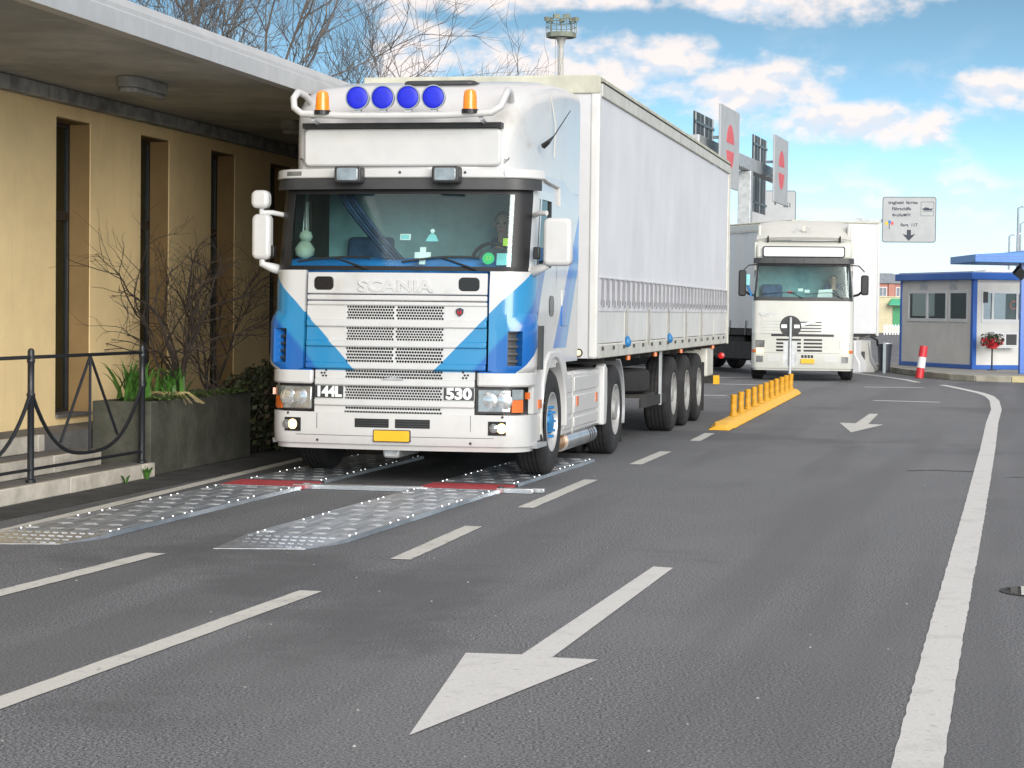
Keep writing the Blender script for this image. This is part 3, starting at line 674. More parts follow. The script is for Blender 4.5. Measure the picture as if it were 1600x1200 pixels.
def bolts(n, rad, x0, x1, r=.013):
    m_ = MB()
    for k in range(n):
        a = 6.2832*k/n; m_.cyl((x0, rad*math.cos(a), rad*math.sin(a)), (x1, rad*math.cos(a), rad*math.sin(a)), r, 6)
    return m_
RIM_F = MB().lathe([(.03, .285), (.006, .285), (.006, .272), (.03, .268), (.055, .25), (.07, .20), (.045, .155), (.04, .10), (.04, 0)], 'x', n=40).mesh('rim', 'rim', 40)
HUB_F = MB().lathe([(.045, .115), (.02, .11), (.008, .085), (.0, .05), (.0, 0)], 'x', n=24).mesh('hub', 'hub_blue', 40)
BOLT_F = bolts(10, .145, .045, .0).mesh('wheel_nuts', 'hub_blue')
RIM_D = MB().lathe([(.03, .285), (.006, .285), (.006, .272), (.04, .266), (.15, .255), (.165, .20), (.15, .15), (.15, 0)], 'x', n=40).mesh('rim', 'rim', 40)
HUB_D = MB().lathe([(.15, .13), (.03, .12), (.0, .11), (-.005, .06), (-.005, 0)], 'x', n=24).mesh('hub', 'rim_dull', 40)
BOLT_D = bolts(10, .165, .15, .115).mesh('wheel_nuts', 'rim_dull')
RIM_T = MB().lathe([(.03, .285), (.006, .285), (.006, .272), (.04, .266), (.12, .25), (.14, .20), (.10, .14), (.05, .12), (.02, .10), (.01, 0)], 'x', n=40).mesh('rim', 'rim_dull', 40)
BOLT_T = bolts(10, .165, .13, .08).mesh('wheel_nuts', 'rim')
def put(name, me, parent): 
    o = bpy.data.objects.new(name, me); col.objects.link(o); o.parent = parent; return o
def wheel(parent, side, xo, y, z, tyre, rim, hub, nuts):
    """side +1: outer face looks towards +x"""
    e = put('wheel', tyre, parent); e.location = (side*xo, y, z)
    e.rotation_euler = (0, 0, math.pi if side > 0 else 0)
    put('rim', rim, e)
    if hub: put('hub', hub, e)
    put('wheel_nuts', nuts, e)['kind'] = 'stuff'
    return e

# ================================================================== CAB SURFACE
class Cab:
    def __init__(s, hw, rx, ry, yf, bow, yb): s.hw, s.rx, s.ry, s.yf, s.bow, s.yb = hw, rx, ry, yf, bow, yb
    def pt(s, t, z, off=0.):
        sg = -1 if t < 0 else 1; t = abs(t)
        hw, rx, ry, yf, b = (lerp_tab(q, z) for q in (s.hw, s.rx, s.ry, s.yf, s.bow))
        if t <= 1: x = (hw-rx)*t; y = yf+b*t*t; nx, ny = 2*b*t/(hw-rx), -1.
        elif t <= 2:
            a = (t-1)*math.pi/2; x = hw-rx+rx*math.sin(a); y = yf+b+ry*(1-math.cos(a)); nx, ny = math.sin(a)/rx, -math.cos(a)/ry
            if t < 1.3:
                k = (1.3-t)/.3; l = math.hypot(nx, ny); nx, ny = nx/l+k*.1, ny/l
        else: x = hw; yc = yf+b+ry; y = yc+(t-2)*(s.yb-yc); nx, ny = 1., 0.
        l = math.hypot(nx, ny)
        u = t if t <= 1 else (1+.35*(t-1) if t <= 2 else max(1.35, y+1.0))
        return (sg*(x+nx/l*off), y+ny/l*off, z), (sg*u, z)
    def ty(s, y, z):
        yc = lerp_tab(s.yf, z)+lerp_tab(s.bow, z)+lerp_tab(s.ry, z)
        return 2+(y-yc)/(s.yb-yc)
    def patch(s, mb, t0, t1, z0, z1, off=0., thick=.03, nt=None, nz=None):
        """t0,t1,z0,z1: number or (at bottom/left, at top/right)"""
        pr = lambda a: a if isinstance(a, tuple) else (a, a)
        t0, t1, z0, z1 = map(pr, (t0, t1, z0, z1))
        nt = nt or max(2, int(abs(t1[0]-t0[0])*9)); nz = nz or max(1, int(abs(z1[0]-z0[0])*8))
        def at(o_):
            def fn(u, v):
                t = (t0[0]+(t0[1]-t0[0])*v)*(1-u)+(t1[0]+(t1[1]-t1[0])*v)*u
                z = (z0[0]+(z0[1]-z0[0])*u)*(1-v)+(z1[0]+(z1[1]-z1[0])*u)*v
                return s.pt(t, z, o_)
            return fn
        mb.grid(at(off), nt, nz, at(off-thick) if thick else None)
        return mb
    def P(s, name, m, parent, *a, bevel=0, **k):
        return s.patch(MB(), *a, **k).build(name, m, parent, bevel=bevel, smooth=None if bevel else 40)

# ================================================================== PERSON
def person(name, label, loc, rz, shirt, sit=True, arms=True, group=None):
    t = thing(name, label, 'person', loc, rz, group)
    def skin(nm, V, E, Rd, m, root=0, sub=2):
        me = bpy.data.meshes.new(nm); me.from_pydata(V, E, []); me.materials.append(MATS[m])
        o = bpy.data.objects.new(nm, me); col.objects.link(o); o.parent = t
        md = o.modifiers.new('skin', 'SKIN'); md.use_smooth_shade = True
        for i, sv in enumerate(me.skin_vertices[0].data): sv.radius = Rd[i] if isinstance(Rd[i], tuple) else (Rd[i], Rd[i]); sv.use_root = i == root
        s_ = o.modifiers.new('sub', 'SUBSURF'); s_.levels = s_.render_levels = sub
        return o
    # seat level z = 0, facing -y
    V = [(0, 0, .10), (0, .03, .28), (0, .03, .46), (0, .01, .58), (0, -.005, .66), (0, -.02, .74), (0, -.02, .83), (0, -.005, .89)]
    Rd = [(.15, .11), (.14, .10), (.17, .11), (.06, .06), (.052, .055), (.068, .085), (.078, .098), (.045, .055)]
    E = [(i, i+1) for i in range(7)]
    for sg in (-1, 1):
        k = len(V); V += [(sg*.18, .02, .50), (sg*.25, -.02, .28), (sg*.20, -.27, .22), (sg*.18, -.36, .26)]; Rd += [.06, .048, .038, .026]
        E += [(2, k), (k, k+1), (k+1, k+2), (k+2, k+3)]
        b = Vector(V[k+3])
        for f in range(5):
            kk = len(V); ox = sg*(-.03+.016*f); L = (.045, .065, .072, .068, .052)[f]
            base_ = b+Vector((ox*1.0, -.01, .012 if f else -.02)); V += [tuple(base_), tuple(base_+Vector((ox*.3, -L*.6, .006))), tuple(base_+Vector((ox*.3, -L*.7, -L*.45)))]; Rd += [.010, .009, .008]
            E += [(k+3, kk), (kk, kk+1), (kk+1, kk+2)]
        k = len(V); V += [(sg*.10, -.05, .07), (sg*.13, -.46, .09), (sg*.13, -.50, -.33), (sg*.13, -.62, -.38)]; Rd += [.085, .062, .045, .035]
        E += [(0, k), (k, k+1), (k+1, k+2), (k+2, k+3)]
    skin('body', V, E, Rd, 'skin')
    f = MB()
    f.add([(-.016, -.118, .755), (.016, -.118, .755), (0, -.142, .76), (0, -.115, .805)], [(0, 1, 2), (0, 2, 3), (2, 1, 3), (0, 3, 1)]); f.build('nose', 'skin', t)
    for sg in (-1, 1):
        MB().lathe([(-.016, 0), (-.010, .010), (0, .013), (.010, .010), (.016, 0)], 'x', (sg*.032, -.103, .80), 10).build('eye', 'black', t)
        MB().lathe([(-.008, 0), (-.006, .02), (.006, .026), (.012, 0)], 'x', (sg*.082, -.01, .785), 10).build('ear', 'skin', t)
    MB().box(-.024, .024, -.113, -.105, .722, .73).build('mouth', 'red_lens', t)
    hr = MB()
    def hf(u, v):
        a = u*6.2832; e = R(12+78*v); rr = (.088, .112)
        if math.sin(a) < -.4 and v < .42: e = R(48)
        return (rr[0]*math.cos(a)*math.cos(e), -.012+rr[1]*math.sin(a)*math.cos(e), .805+.115*math.sin(e)), (0, 0)
    hr.grid(hf, 22, 7); hr.build('hair', 'hair', t, smooth=60)
    SV = [(0, 0, .08), (0, .03, .28), (0, .03, .46), (0, .015, .57)]; SR = [(.17, .13), (.165, .125), (.19, .13), (.085, .08)]; SE = [(0, 1), (1, 2), (2, 3)]
    for sg in (-1, 1):
        k = len(SV); SV += [(sg*.19, .02, .50), (sg*.25, -.02, .28), (sg*.215, -.20, .235)]; SR += [.075, .062, .052]; SE += [(2, k), (k, k+1), (k+1, k+2)]
    skin('shirt', SV, SE, SR, shirt)
    TV = [(0, 0, .06)]; TR = [(.165, .13)]; TE = []
    for sg in (-1, 1):
        k = len(TV); TV += [(sg*.10, -.05, .07), (sg*.13, -.46, .09), (sg*.13, -.50, -.28)]; TR += [.10, .076, .06]; TE += [(0, k), (k, k+1), (k+1, k+2)]
    skin('trousers', TV, TE, TR, 'shirt_dark')
    return t

# ================================================================== WHITE AND BLUE TRACTOR
TA = R(12); TO = (-1.078, 19.01, 0)
def tw_(x, y, z=0): return Vector((TO[0]+x*math.cos(TA)+y*math.sin(TA), TO[1]-x*math.sin(TA)+y*math.cos(TA), z))
TK = thing('tractor_unit', 'white truck tractor with blue bands, four blue roof lamps and a high roof', 'truck', TO, -TA)
HW = 1.215
C = Cab(hw=[(0, HW), (2.7, HW), (2.9, 1.20), (4, 1.20)], rx=[(0, .24), (2.7, .25), (4, .25)], ry=[(0, .30), (1.9, .32), (2.7, .36), (4, .5)],
        yf=[(.30, .05), (.45, .0), (.66, .0), (1.05, .02), (1.92, .07), (1.96, .10), (2.66, .26), (2.75, .28), (3.3, .30)], bow=[(0, .07), (4, .07)], yb=2.62)
P_ = C.P
ty = C.ty
# --- bumper
bump = C.patch(MB(), -2.1, 2.1, .37, .655, off=0., thick=.10, nt=46, nz=4)
C.patch(bump, -2.05, 2.05, .32, .37, off=-.025, thick=.09, nt=46, nz=1)
bump.build('bumper', 'white', TK, smooth=45)
for sx in (-1, 1):
    fo = P_('fog_lamp_housing', 'black_gloss', TK, sx*.90, sx*1.16, .475, .60, off=.006, thick=.03)
    lit_t, dark_t = (1.06, .95) if sx > 0 else (.98, 1.10)
    for tt, m_, rr in ((lit_t, 'lamp_lit', .045), (dark_t, 'lamp_glass', .042)):
        p, _ = C.pt(sx*tt, .538, .010)
        a = sx*max(0, (tt-1))*math.pi/2
        o = MB().lathe([(-.012, 0), (-.010, rr*.6), (0, rr), (.02, rr)], 'y', (0, 0, 0), 20).build('fog_lamp', m_, TK, smooth=40); o.location = p; o.rotation_euler = (0, 0, a)
for a, b in ((-.36, -.03), (.03, .36)):
    v_ = P_('bumper_vent', 'black', TK, a, b, .525, .605, off=.003, thick=.02)
    for k in range(3): P_('vent_slat', 'dark_plastic', v_, a+.01, b-.01, .538+.022*k, .545+.022*k, off=.010, thick=.01)
P_('bumper_seam', 'dark_plastic', TK, -.95, .95, .445, .449, off=.0015, thick=.004)
for sx in (-1, 1):
    P_('bumper_seam', 'dark_plastic', TK, sx*.735, sx*.74, .38, .65, off=.0015, thick=.004)
    for tt, zz in ((.735, .40), (1.08, .64)):
        p, _ = C.pt(sx*tt, zz, .0); MB().cyl((p[0], p[1]-.006, p[2]), (p[0], p[1]+.01, p[2]), .012, 8).build('tow_eye_cap', 'dark_plastic', TK)
npl = MB().prism(rrect(-.165, .165, .405, .50, .012), 'y', -.014, -.004).build('number_plate', 'plate_yellow', TK)
MB().prism(rrect(-.175, .175, .397, .508, .014), 'y', -.0035, .02).build('plate_holder', 'dark_plastic', npl)
# --- lower grille and headlamps
P_('grille_backing', 'black', TK, -.86, .86, .64, 1.66, off=-.07, thick=.02)
def row(z0, z1, tw, rows, c0=.475, recess=-.014, gap=.0, name='grille_row'):
    """a recessed row of the front: plain ends and a perforated middle sheet"""
    for sx in (-1, 1): P_('grille_panel', 'cab_paint', TK, sx*c0, sx*tw, z0, z1, off=recess, thick=.04)
    m_ = MB(); xw = lerp_tab(C.hw, z0)-lerp_tab(C.rx, z0)
    p = .0262; h = (z1-z0)/rows; n = int(2*c0/p)
    for r_ in range(rows):
        off = (p/2 if r_ % 2 else 0); zc = z0+h*(r_+.5)
        for k in range(-1, n+1):
            tl = -c0+k*p+off; tr_ = tl+p
            tl, tr_ = max(tl, -c0), min(tr_, c0)
            if tr_-tl < .004: continue
            full = (tr_-tl) > p*.95
            tm = (tl+tr_)/2
            O_ = [(tl, zc-h/2), (tm, zc-h/2), (tr_, zc-h/2), (tr_, zc), (tr_, zc+h/2), (tm, zc+h/2), (tl, zc+h/2), (tl, zc)]
            if gap and abs(tm) < gap: full = False
            pt = lambda q: C.pt(q[0], q[1], recess-.004)
            if not full:
                Q = [pt(q) for q in O_]; m_.add([q[0] for q in Q], [tuple(range(8))], [q[1] for q in Q]); continue
            rr = min(p, h)*.455
            I_ = [(tm+rr*math.cos(a)*1.03, zc+rr*math.sin(a)) for a in [R(225+45*i) for i in range(8)]]
            Q = [pt(q) for q in O_+I_]
            m_.add([q[0] for q in Q], [(i, (i+1) % 8, 8+(i+1) % 8, 8+i) for i in range(8)], [q[1] for q in Q])
    m_.build('perforated_sheet', 'cab_paint', TK)
def ridge(z0, z1, tw, off=.008): P_('grille_bar', 'cab_paint', TK, -tw, tw, z0, z1, off=off, thick=.06, bevel=.012, nt=24, nz=1)
row(1.50, 1.625, .87, 5, gap=.016); row(1.31, 1.43, .87, 5, gap=.016); row(1.11, 1.25, .87, 5, gap=.016)
row(.965, 1.045, .77, 3); row(.775, .90, .77, 5); row(.645, .715, .77, 2)
ridge(1.625, 1.665, .87, .0); ridge(1.43, 1.50, .87); ridge(1.25, 1.31, .87); ridge(1.05, 1.11, .87); ridge(.90, .965, .77); ridge(.715, .775, .77)
for sx in (-1, 1):
    for dx, dz in ((0, 0), (.03, 0), (.015, .025), (.045, .025), (.0, .05)):
        p, _ = C.pt(sx*(.66+dx), .985+dz, -.012); MB().cyl((p[0], p[1]-.003, p[2]), (p[0], p[1]+.004, p[2]), .010, 8).build('vent_hole', 'black', TK)
hb = MB()
hb.prism([(-.11, .955), (-.07, .975), (0, .985), (.07, .975), (.11, .955)], 'y', -.002, .05)
o = hb.build('hood_handle', 'galv', TK, bevel=.004); o.location = (0, .0, 0)
# hood panel above the rows
P_('hood_lip', 'cab_paint', TK, -.87, .87, 1.672, 1.722, off=.006, thick=.05, bevel=.012, nt=24, nz=1)
P_('hood_panel', 'cab_paint', TK, -.87, .87, 1.730, 1.925, off=.004, thick=.05, bevel=.010, nt=24, nz=2)
for sx in (-1, 1):
    p, _ = C.pt(sx*.70, 1.825, .004); o = MB().prism(rrect(-.095, .095, -.062, .062, .04, 5), 'y', -.006, .012).build('hood_inlet', 'black_gloss', TK, bevel=.004); o.location = p; o.rotation_euler = (0, 0, sx*.10)
tx = text('raised_lettering', 'SCANIA', .145, 'white', TK, (0, .062, 1.80), (math.pi/2, 0, 0), .011, 1.35, .004)
MB().prism([(.565, 1.60), (.60, 1.615), (.635, 1.60), (.63, 1.565), (.60, 1.535), (.57, 1.565)], 'y', .060, .085).build('badge_base', 'sign_ink', TK, bevel=.006)
bd = MB(); 
for sg in (-1, 1): bd.tube([(.60+sg*.002, .056, 1.555), (.60+sg*.014, .056, 1.572), (.60+sg*.012, .056, 1.592)], [.006, .009, .004], 6)
bd.build('badge', 'red_paint', TK)
for tx_, b0, b1, bx, sz in (('144L', -.765, -.485, -.625, .125), ('530', .485, .765, .625, .135)):
    o = P_('model_badge', 'dark_plastic', TK, b0, b1, .785, .895, off=-.003, thick=.02)
    p, _ = C.pt(bx, .838, .004); text('badge_lettering', tx_, sz, 'sticker_white', o, p, (math.pi/2, 0, math.atan(.15*bx)), .004, 1.15 if sz > .13 else 1.0, .006)
for sx in (-1, 1):
    P_('headlamp_bezel', 'black', TK, sx*.78, sx*1.62, .665, .905, off=-.035, thick=.05)
    hl = P_('headlamp', 'lamp_glass', TK, sx*.80, sx*1.28, .68, .885, off=-.006, thick=.03, bevel=.01, nz=2)
    P_('indicator', 'lamp_glass', TK, sx*1.30, sx*1.60, .795, .885, off=-.006, thick=.03)
    P_('indicator', 'orange_lens', TK, sx*1.30, sx*1.60, .68, .792, off=-.006, thick=.03)
    for tt in (.90, 1.10):
        p, _ = C.pt(sx*tt, .782, -.003); o = MB().lathe([(-.006, 0), (-.004, .05), (.002, .075), (.006, .08)], 'y', (0, 0, 0), 22).build('reflector', 'reflector', hl, smooth=50); o.location = p; o.rotation_euler = (0, 0, sx*max(0, tt-1)*1.2)
    P_('headlamp_panel', 'cab_paint', TK, sx*.79, sx*2.05, .908, 1.045, off=(.012 if 1 else 0), thick=.06, bevel=.02, nz=2)
    P_('side_marker', 'orange_lens', TK, sx*1.66, sx*1.75, .80, .86, off=.02, thick=.03)
# --- corner panels with air scoops
for sx in (-1, 1):
    z0, z1 = 1.05, 1.945; a, b = 1.16, 1.44; s0, s1 = 1.10, 1.41
    P_('corner_panel', 'cab_paint', TK, sx*.89, (sx*2.06, sx*1.95), s1, z1, off=.006, thick=.05)
    P_('corner_panel', 'cab_paint', TK, sx*.89, sx*a, z0, s1, off=.006, thick=.05)
    P_('corner_panel', 'cab_paint', TK, sx*b, sx*2.06, z0, s1, off=.006, thick=.05)
    P_('corner_panel', 'cab_paint', TK, sx*a, sx*b, z0, s0, off=.006, thick=.05)
    tb = [a-.24, a-.12, a-.04, a, b, b+.10, b+.28, b+.46, b+.58]; zb_ = [s0-.06, s0-.03, s0, s1, s1+.05, s1+.10, s1+.16]
    to = [.005, .007, .010, .014, .052, .058, .056, .046, .006]; zo = [.12, .75, 1, 1, 1, .72, .1]
    ov = [[C.pt(sx*t_, z_, .005+(o_-.005)*k_) for t_, o_ in zip(tb, to)] for z_, k_ in zip(zb_, zo)]; sf_ = MB(); nT = len(tb)
    sf_.add([q[0] for r_ in ov for q in r_], [(j*nT+i, j*nT+i+1, (j+1)*nT+i+1, (j+1)*nT+i) for j in range(len(zb_)-1) for i in range(nT-1) if not (i == 3 and j == 2)], [q[1] for r_ in ov for q in r_])
    rim_ = [(a, s0, .014), (b, s0, .052), (b, s1, .052), (a, s1, .014)]
    fr_ = [C.pt(sx*t_, z_, o_) for t_, z_, o_ in rim_]; bk_ = [C.pt(sx*t_, z_, -.05) for t_, z_, o_ in rim_]
    sf_.add([q[0] for q in fr_+bk_], [(i, (i+1) % 4, 4+(i+1) % 4, 4+i) for i in range(4)], [q[1] for q in fr_+bk_])
    sf_.build('scoop_frame', 'cab_paint', TK, smooth=50)
    P_('scoop_inside', 'black', TK, sx*a, sx*b, s0, s1, off=-.05, thick=.02)
    for k in range(5): P_('scoop_slat', 'dark_plastic', TK, sx*(a+.01), sx*(b-.01), s0+.03+.066*k, s0+.05+.066*k, off=-.012, thick=.03)
    P_('edge_trim', 'dark_plastic', TK, sx*2.05, sx*2.09, 1.06, 1.46, off=.05, thick=.07)
# --- windscreen, seals and pillars
P_('windscreen', 'windscreen', TK, -1.20, 1.20, 1.985, 2.665, off=.0, thick=0, nt=30, nz=6)
sl_ = C.patch(MB(), -1.62, 1.62, 1.945, 1.985, off=.004, thick=.03, nt=30)
C.patch(sl_, -1.62, 1.62, 2.645, 2.70, off=.004, thick=.03, nt=30)
for sx in (-1, 1): C.patch(sl_, sx*1.185, sx*1.63, 1.985, 2.645, off=.004, thick=.03)
sl_.build('windscreen_seal', 'black', TK, smooth=40)
for sx in (-1, 1): P_('pillar', 'cab_paint', TK, sx*1.635, sx*2.02, 1.95, 2.72, off=.0, thick=.05); P_('pillar_trim', 'interior', TK, sx*1.60, sx*2.16, 1.95, 2.74, off=-.054, thick=.012)
for x0, x1, lift in ((-.98, -.25, .05), (.05, .78, .06)):
    w_ = MB(); pts = []
    for k in range(9):
        u = k/8; p, _ = C.pt((x0+(x1-x0)*u), 2.02+lift*math.sin(u*2.2)*.9, .022); pts.append(p)
    w_.tube(pts, .010, 5)
    p0, _ = C.pt(x1-.02, 1.955, .02); w_.tube([p0, pts[4]], [.013, .008], 5)
    w_.build('wiper', 'black', TK)
# --- sun visor, lamps on it, upper front panel
P_('sun_visor', 'dark_plastic', TK, -1.68, 1.68, 2.685, 2.785, off=.075, thick=.02, nt=34, nz=2)
vb = P_('visor_bar', 'cab_paint', TK, -1.74, 1.74, 2.788, 2.872, off=.095, thick=.22, bevel=.012, nt=34, nz=1)
for k in (-.62, 0, .62):
    p, _ = C.pt(k, 2.835, .10); MB().cyl(p, (p[0], p[1]+.03, p[2]), .013, 8).build('screw', 'dark_plastic', vb)
for sx in (-1, 1):
    P_('marker_lamp', 'lamp_glass', vb, sx*.98, sx*1.25, 2.81, 2.85, off=.10, thick=.02)
    sp_ = MB().prism(rrect(sx*.455-.125, sx*.455+.125, 2.735, 2.885, .025), 'y', -.01, .14).build('spot_lamp', 'dark_plastic', TK, bevel=.015)
    sp_.location = (0, .06, 0)
    MB().prism(rrect(sx*.455-.10, sx*.455+.10, 2.752, 2.868, .02), 'y', -.022, -.008).build('lens', 'lamp_glass', sp_, bevel=.006)
# high roof: lofted sections along the cab
secs = [(.285, .94, 3.21), (.32, .985, 3.28), (.40, 1.03, 3.42), (.55, 1.075, 3.56), (.80, 1.115, 3.66), (1.15, 1.16, 3.73), (1.6, 1.20, 3.80), (2.2, 1.21, 3.84), (2.62, 1.215, 3.845)]
def rf(kk):
    y, w_, zt = secs[kk]; P = []; n = 26; zb = 2.76; zm = zt-.30
    for i in range(n+1):
        a = math.pi*i/n; c, s_ = math.cos(a), math.sin(a); e = .30
        P.append((w_*math.copysign(abs(c)**e, c), y, zm+(zt-zm)*abs(s_)**.42))
    return [(w_, y, zb), (w_, y, zb+.2)]+P+[(-w_, y, zb+.2), (-w_, y, zb)]
rows_ = [rf(k) for k in range(len(secs))]; n = len(rows_[0]); rm = MB()
rm.add([p for r_ in rows_ for p in r_], [(j*n+i, j*n+i+1, (j+1)*n+i+1, (j+1)*n+i) for j in range(len(secs)-1) for i in range(n-1)]+[tuple(range(n)), tuple((len(secs)-1)*n+i for i in reversed(range(n)))], [((1 if p[0] > 0 else -1)*(p[1]+1.0), p[2]) for r_ in rows_ for p in r_])
roof = rm.build('high_roof', 'cab_paint', TK, smooth=50)
up_ = MB().prism(rrect(-.925, .925, 2.895, 3.235, .05, 4), 'y', .235, .284).build('upper_panel', 'white', TK, bevel=.02)
MB().box(-.93, .93, .20, .32, 3.238, 3.285).build('roof_gap', 'black', TK)
MB().prism(rrect(-.20, .50, 1.0, 1.35, .08), 'z', 3.70, 3.752).build('roof_hatch', 'dark_plastic', TK, bevel=.02)
# gutters, roof seams
for sx in (-1, 1):
    MB().tube([(sx*1.19, .50, 2.86), (sx*1.222, .9, 2.80), (sx*1.222, 1.45, 2.78), (sx*1.222, 1.5, 2.60)], .022, 6).build('gutter', 'white', TK, smooth=50)
    MB().tube([(sx*1.205, 1.32, 3.05), (sx*1.212, 1.34, 3.35), (sx*1.17, 1.30, 3.62)], .006, 4).build('roof_seam', 'railgrey', TK)
    if sx > 0: MB().tube([(1.19, .86, 3.12), (1.24, .82, 3.15), (1.27, .95, 3.22), (1.33, 1.45, 3.50)], [.03, .022, .006, .004], 6).build('aerial', 'black', TK)
# roof lamp bar
lb = MB(); bar = []
for x, y, z in ((-.94, .62, 3.46), (-.97, .40, 3.56), (-.985, .22, 3.57), (-.985, .10, 3.50), (-.96, .05, 3.41), (-.88, .03, 3.355), (-.5, .02, 3.335)): bar.append((x, y, z))
bar = bar+[(0, .02, 3.333)]+[(-x, y, z) for x, y, z in reversed(bar)]
lampbar = lb.tube(bar, .032, 10).build('lamp_bar', 'white', TK, smooth=60)
for sx in (-1, 1):
    MB().cyl((sx*.78, .04, 3.31), (sx*.78, .28, 3.27), .022, 8).build('bar_bracket', 'steel', lampbar)
    bc = MB().lathe([(3.365, .072), (3.385, .072), (3.385, .064), (3.50, .060), (3.545, .050), (3.56, .03), (3.562, 0)], 'z', (sx*.685, .02, 0), 20).build('beacon', 'amber', TK, smooth=40)
    MB().lathe([(3.345, 0), (3.345, .075), (3.383, .075), (3.383, .0)], 'z', (sx*.685, .02, 0), 20).build('beacon_base', 'black', bc)
for k in range(4):
    x = -.352+.235*k
    lp = MB().lathe([(.10, 0), (.09, .06), (.05, .095), (-.02, .110), (-.042, .111), (-.042, .101), (-.02, .100)], 'y', (x, .03, 3.492), 28).build('roof_lamp', 'pole_grey', TK, smooth=40)
    MB().lathe([(-.044, 0), (-.043, .05), (-.040, .085), (-.034, .098), (-.03, .1)], 'y', (x, .03, 3.492), 28).build('lamp_cover', 'blue_cap', lp, smooth=50)
    MB().box(x-.03, x+.03, .0, .06, 3.36, 3.395).build('lamp_foot', 'galv', lp)
# --- cab sides: door, window, sleeper
for sx in (-1, 1):
    D0, D1, V0, V1 = .40, 1.48, .50, 1.16
    S = lambda y, z: sx*ty(y, z)
    def sp2(nm, m_, y0, y1, z0, z1, off=0., thick=.05, parent=TK, bevel=0):
        return C.patch(MB(), (S(y0, z0), S(y0, z1)), (S(y1, z0), S(y1, z1)), z0, z1, off=off, thick=thick, nt=3).build(nm, m_, parent, bevel=bevel, smooth=None if bevel else 40)
    dr = sp2('door', 'cab_paint', .42, D1, 1.06, 2.0, .0)
    C.patch(MB(), sx*2.0, (S(V0, 2.0), S(V0, 2.64)), 1.99, 2.70, nt=3, off=-.002).build('door_pillar', 'cab_paint', TK, smooth=40)
    sp2('door_frame', 'cab_paint', V1, D1, 2.0, 2.70); sp2('door_frame', 'cab_paint', V0, V1, 2.62, 2.70)
    sp2('door_window', 'sideglass' if sx > 0 else 'teal_glass', V0, V1, 2.0, 2.62, -.015, 0)
    sp2('window_seal', 'black', V0, V0+.03, 2.0, 2.62, .003, .02); sp2('window_seal', 'black', V1-.03, V1, 2.0, 2.62, .003, .02)
    sp2('side_panel', 'cab_paint', D1+.012, 2.62, 1.10, 2.85, .0)
    sp2('roof_side', 'cab_paint', .55, D1+.012, 2.70, 2.85, -.001)
    sp2('door_gap', 'dark_plastic', D1, D1+.012, 1.06, 2.70, -.008, .03)
    sp2('door_step_panel', 'white', .42, .80, .66, 1.055, .0); sp2('step_panel', 'white', .45, .80, .40, .655, -.01)
    sp2('step_recess', 'railgrey', .50, .75, .47, .62, -.004, .02); sp2('step_plate', 'galv', .38, .86, .345, .385, .04, .22)
    sp2('side_indicator', 'orange_lens', .62, .74, .70, .78, .015, .02)
    hd_ = MB().prism(rrect(1.10, 1.32, 1.545, 1.74, .07), 'x', sx*1.212, sx*1.222).build('door_handle', 'black_gloss', dr)
    sp2('locker_door', 'cab_paint', 1.72, 2.05, 1.45, 1.80, .008, .02, bevel=.006)
    # interior trim behind the door skin
    sp2('door_trim', 'interior', .45, D1, 1.2, 1.98, -.06, .02); sp2('door_trim', 'interior', V1, 1.74, 1.99, 2.72, -.06, .02)
MB().box(-1.15, 1.15, 1.75, 1.79, 1.30, 2.80).build('rear_wall', 'interior_grey', TK)
MB().box(-1.15, 1.15, .30, 1.75, 1.25, 1.30).build('floor', 'interior', TK)
MB().box(-1.14, 1.14, .45, 1.75, 2.745, 2.80).build('headlining', 'interior_grey', TK)
MB().box(-1.2, 1.2, 2.55, 2.61, 1.1, 2.83).build('back_panel', 'white', TK)
ds = MB().prism([(.26, 1.5), (.26, 1.94), (.34, 2.04), (.62, 2.07), (.80, 1.95), (.85, 1.5)], 'x', -1.10, 1.10).build('dashboard', 'dash_blue', TK, bevel=.03)
st_ = MB(); st_.tube([(.72+.22*math.cos(a), .98-.10*math.sin(a), 2.03+.19*math.sin(a)) for a in [6.2832*k/24 for k in range(25)]], .018, 8); st_.tube([(.72, .80, 1.93), (.72, .98, 2.03)], .03, 8)
st_.tube([(.50, .98, 2.03), (.94, .98, 2.03)], .016, 6); st_.build('steering_wheel', 'black', TK, smooth=50)
for x in (-.68, .76):
    s_ = MB().box(x-.26, x+.26, 1.12, 1.58, 1.45, 1.62).build('seat', 'curtain_blue', TK, bevel=.04)
    MB().hexa([(x-.25, 1.50, 1.6), (x+.25, 1.50, 1.6), (x+.25, 1.62, 1.6), (x-.25, 1.62, 1.6), (x-.23, 1.62, 2.30), (x+.23, 1.62, 2.30), (x+.23, 1.73, 2.30), (x-.23, 1.73, 2.30)]).build('seat_back', 'curtain_blue', s_, bevel=.04)
cu = MB()
def cf(u, v): 
    a = u*44; return (-.98+.16*(1-v)+u*(.22+.62*max(0, v-.1)*0+.45*(1-v)), .52+.03*math.sin(a)+.2*u, 2.0+.70*v), (0, 0)
def cf2(u, v):
    z = 1.98+.72*v; xa = -.55+.62*(1-v)**1.2
    return (xa-.17+u*.16, .44+.03*math.sin(u*28)+.10*v, z), (0, 0)
cu.grid(cf2, 24, 10); cu.build('window_curtain', 'curtain_blue', TK, smooth=60)
driver = person('person', 'driver in a dark shirt seated behind the wheel of the blue banded truck', tw_(.74, 1.24, 1.62), -TA, 'shirt_grey', group='drivers')
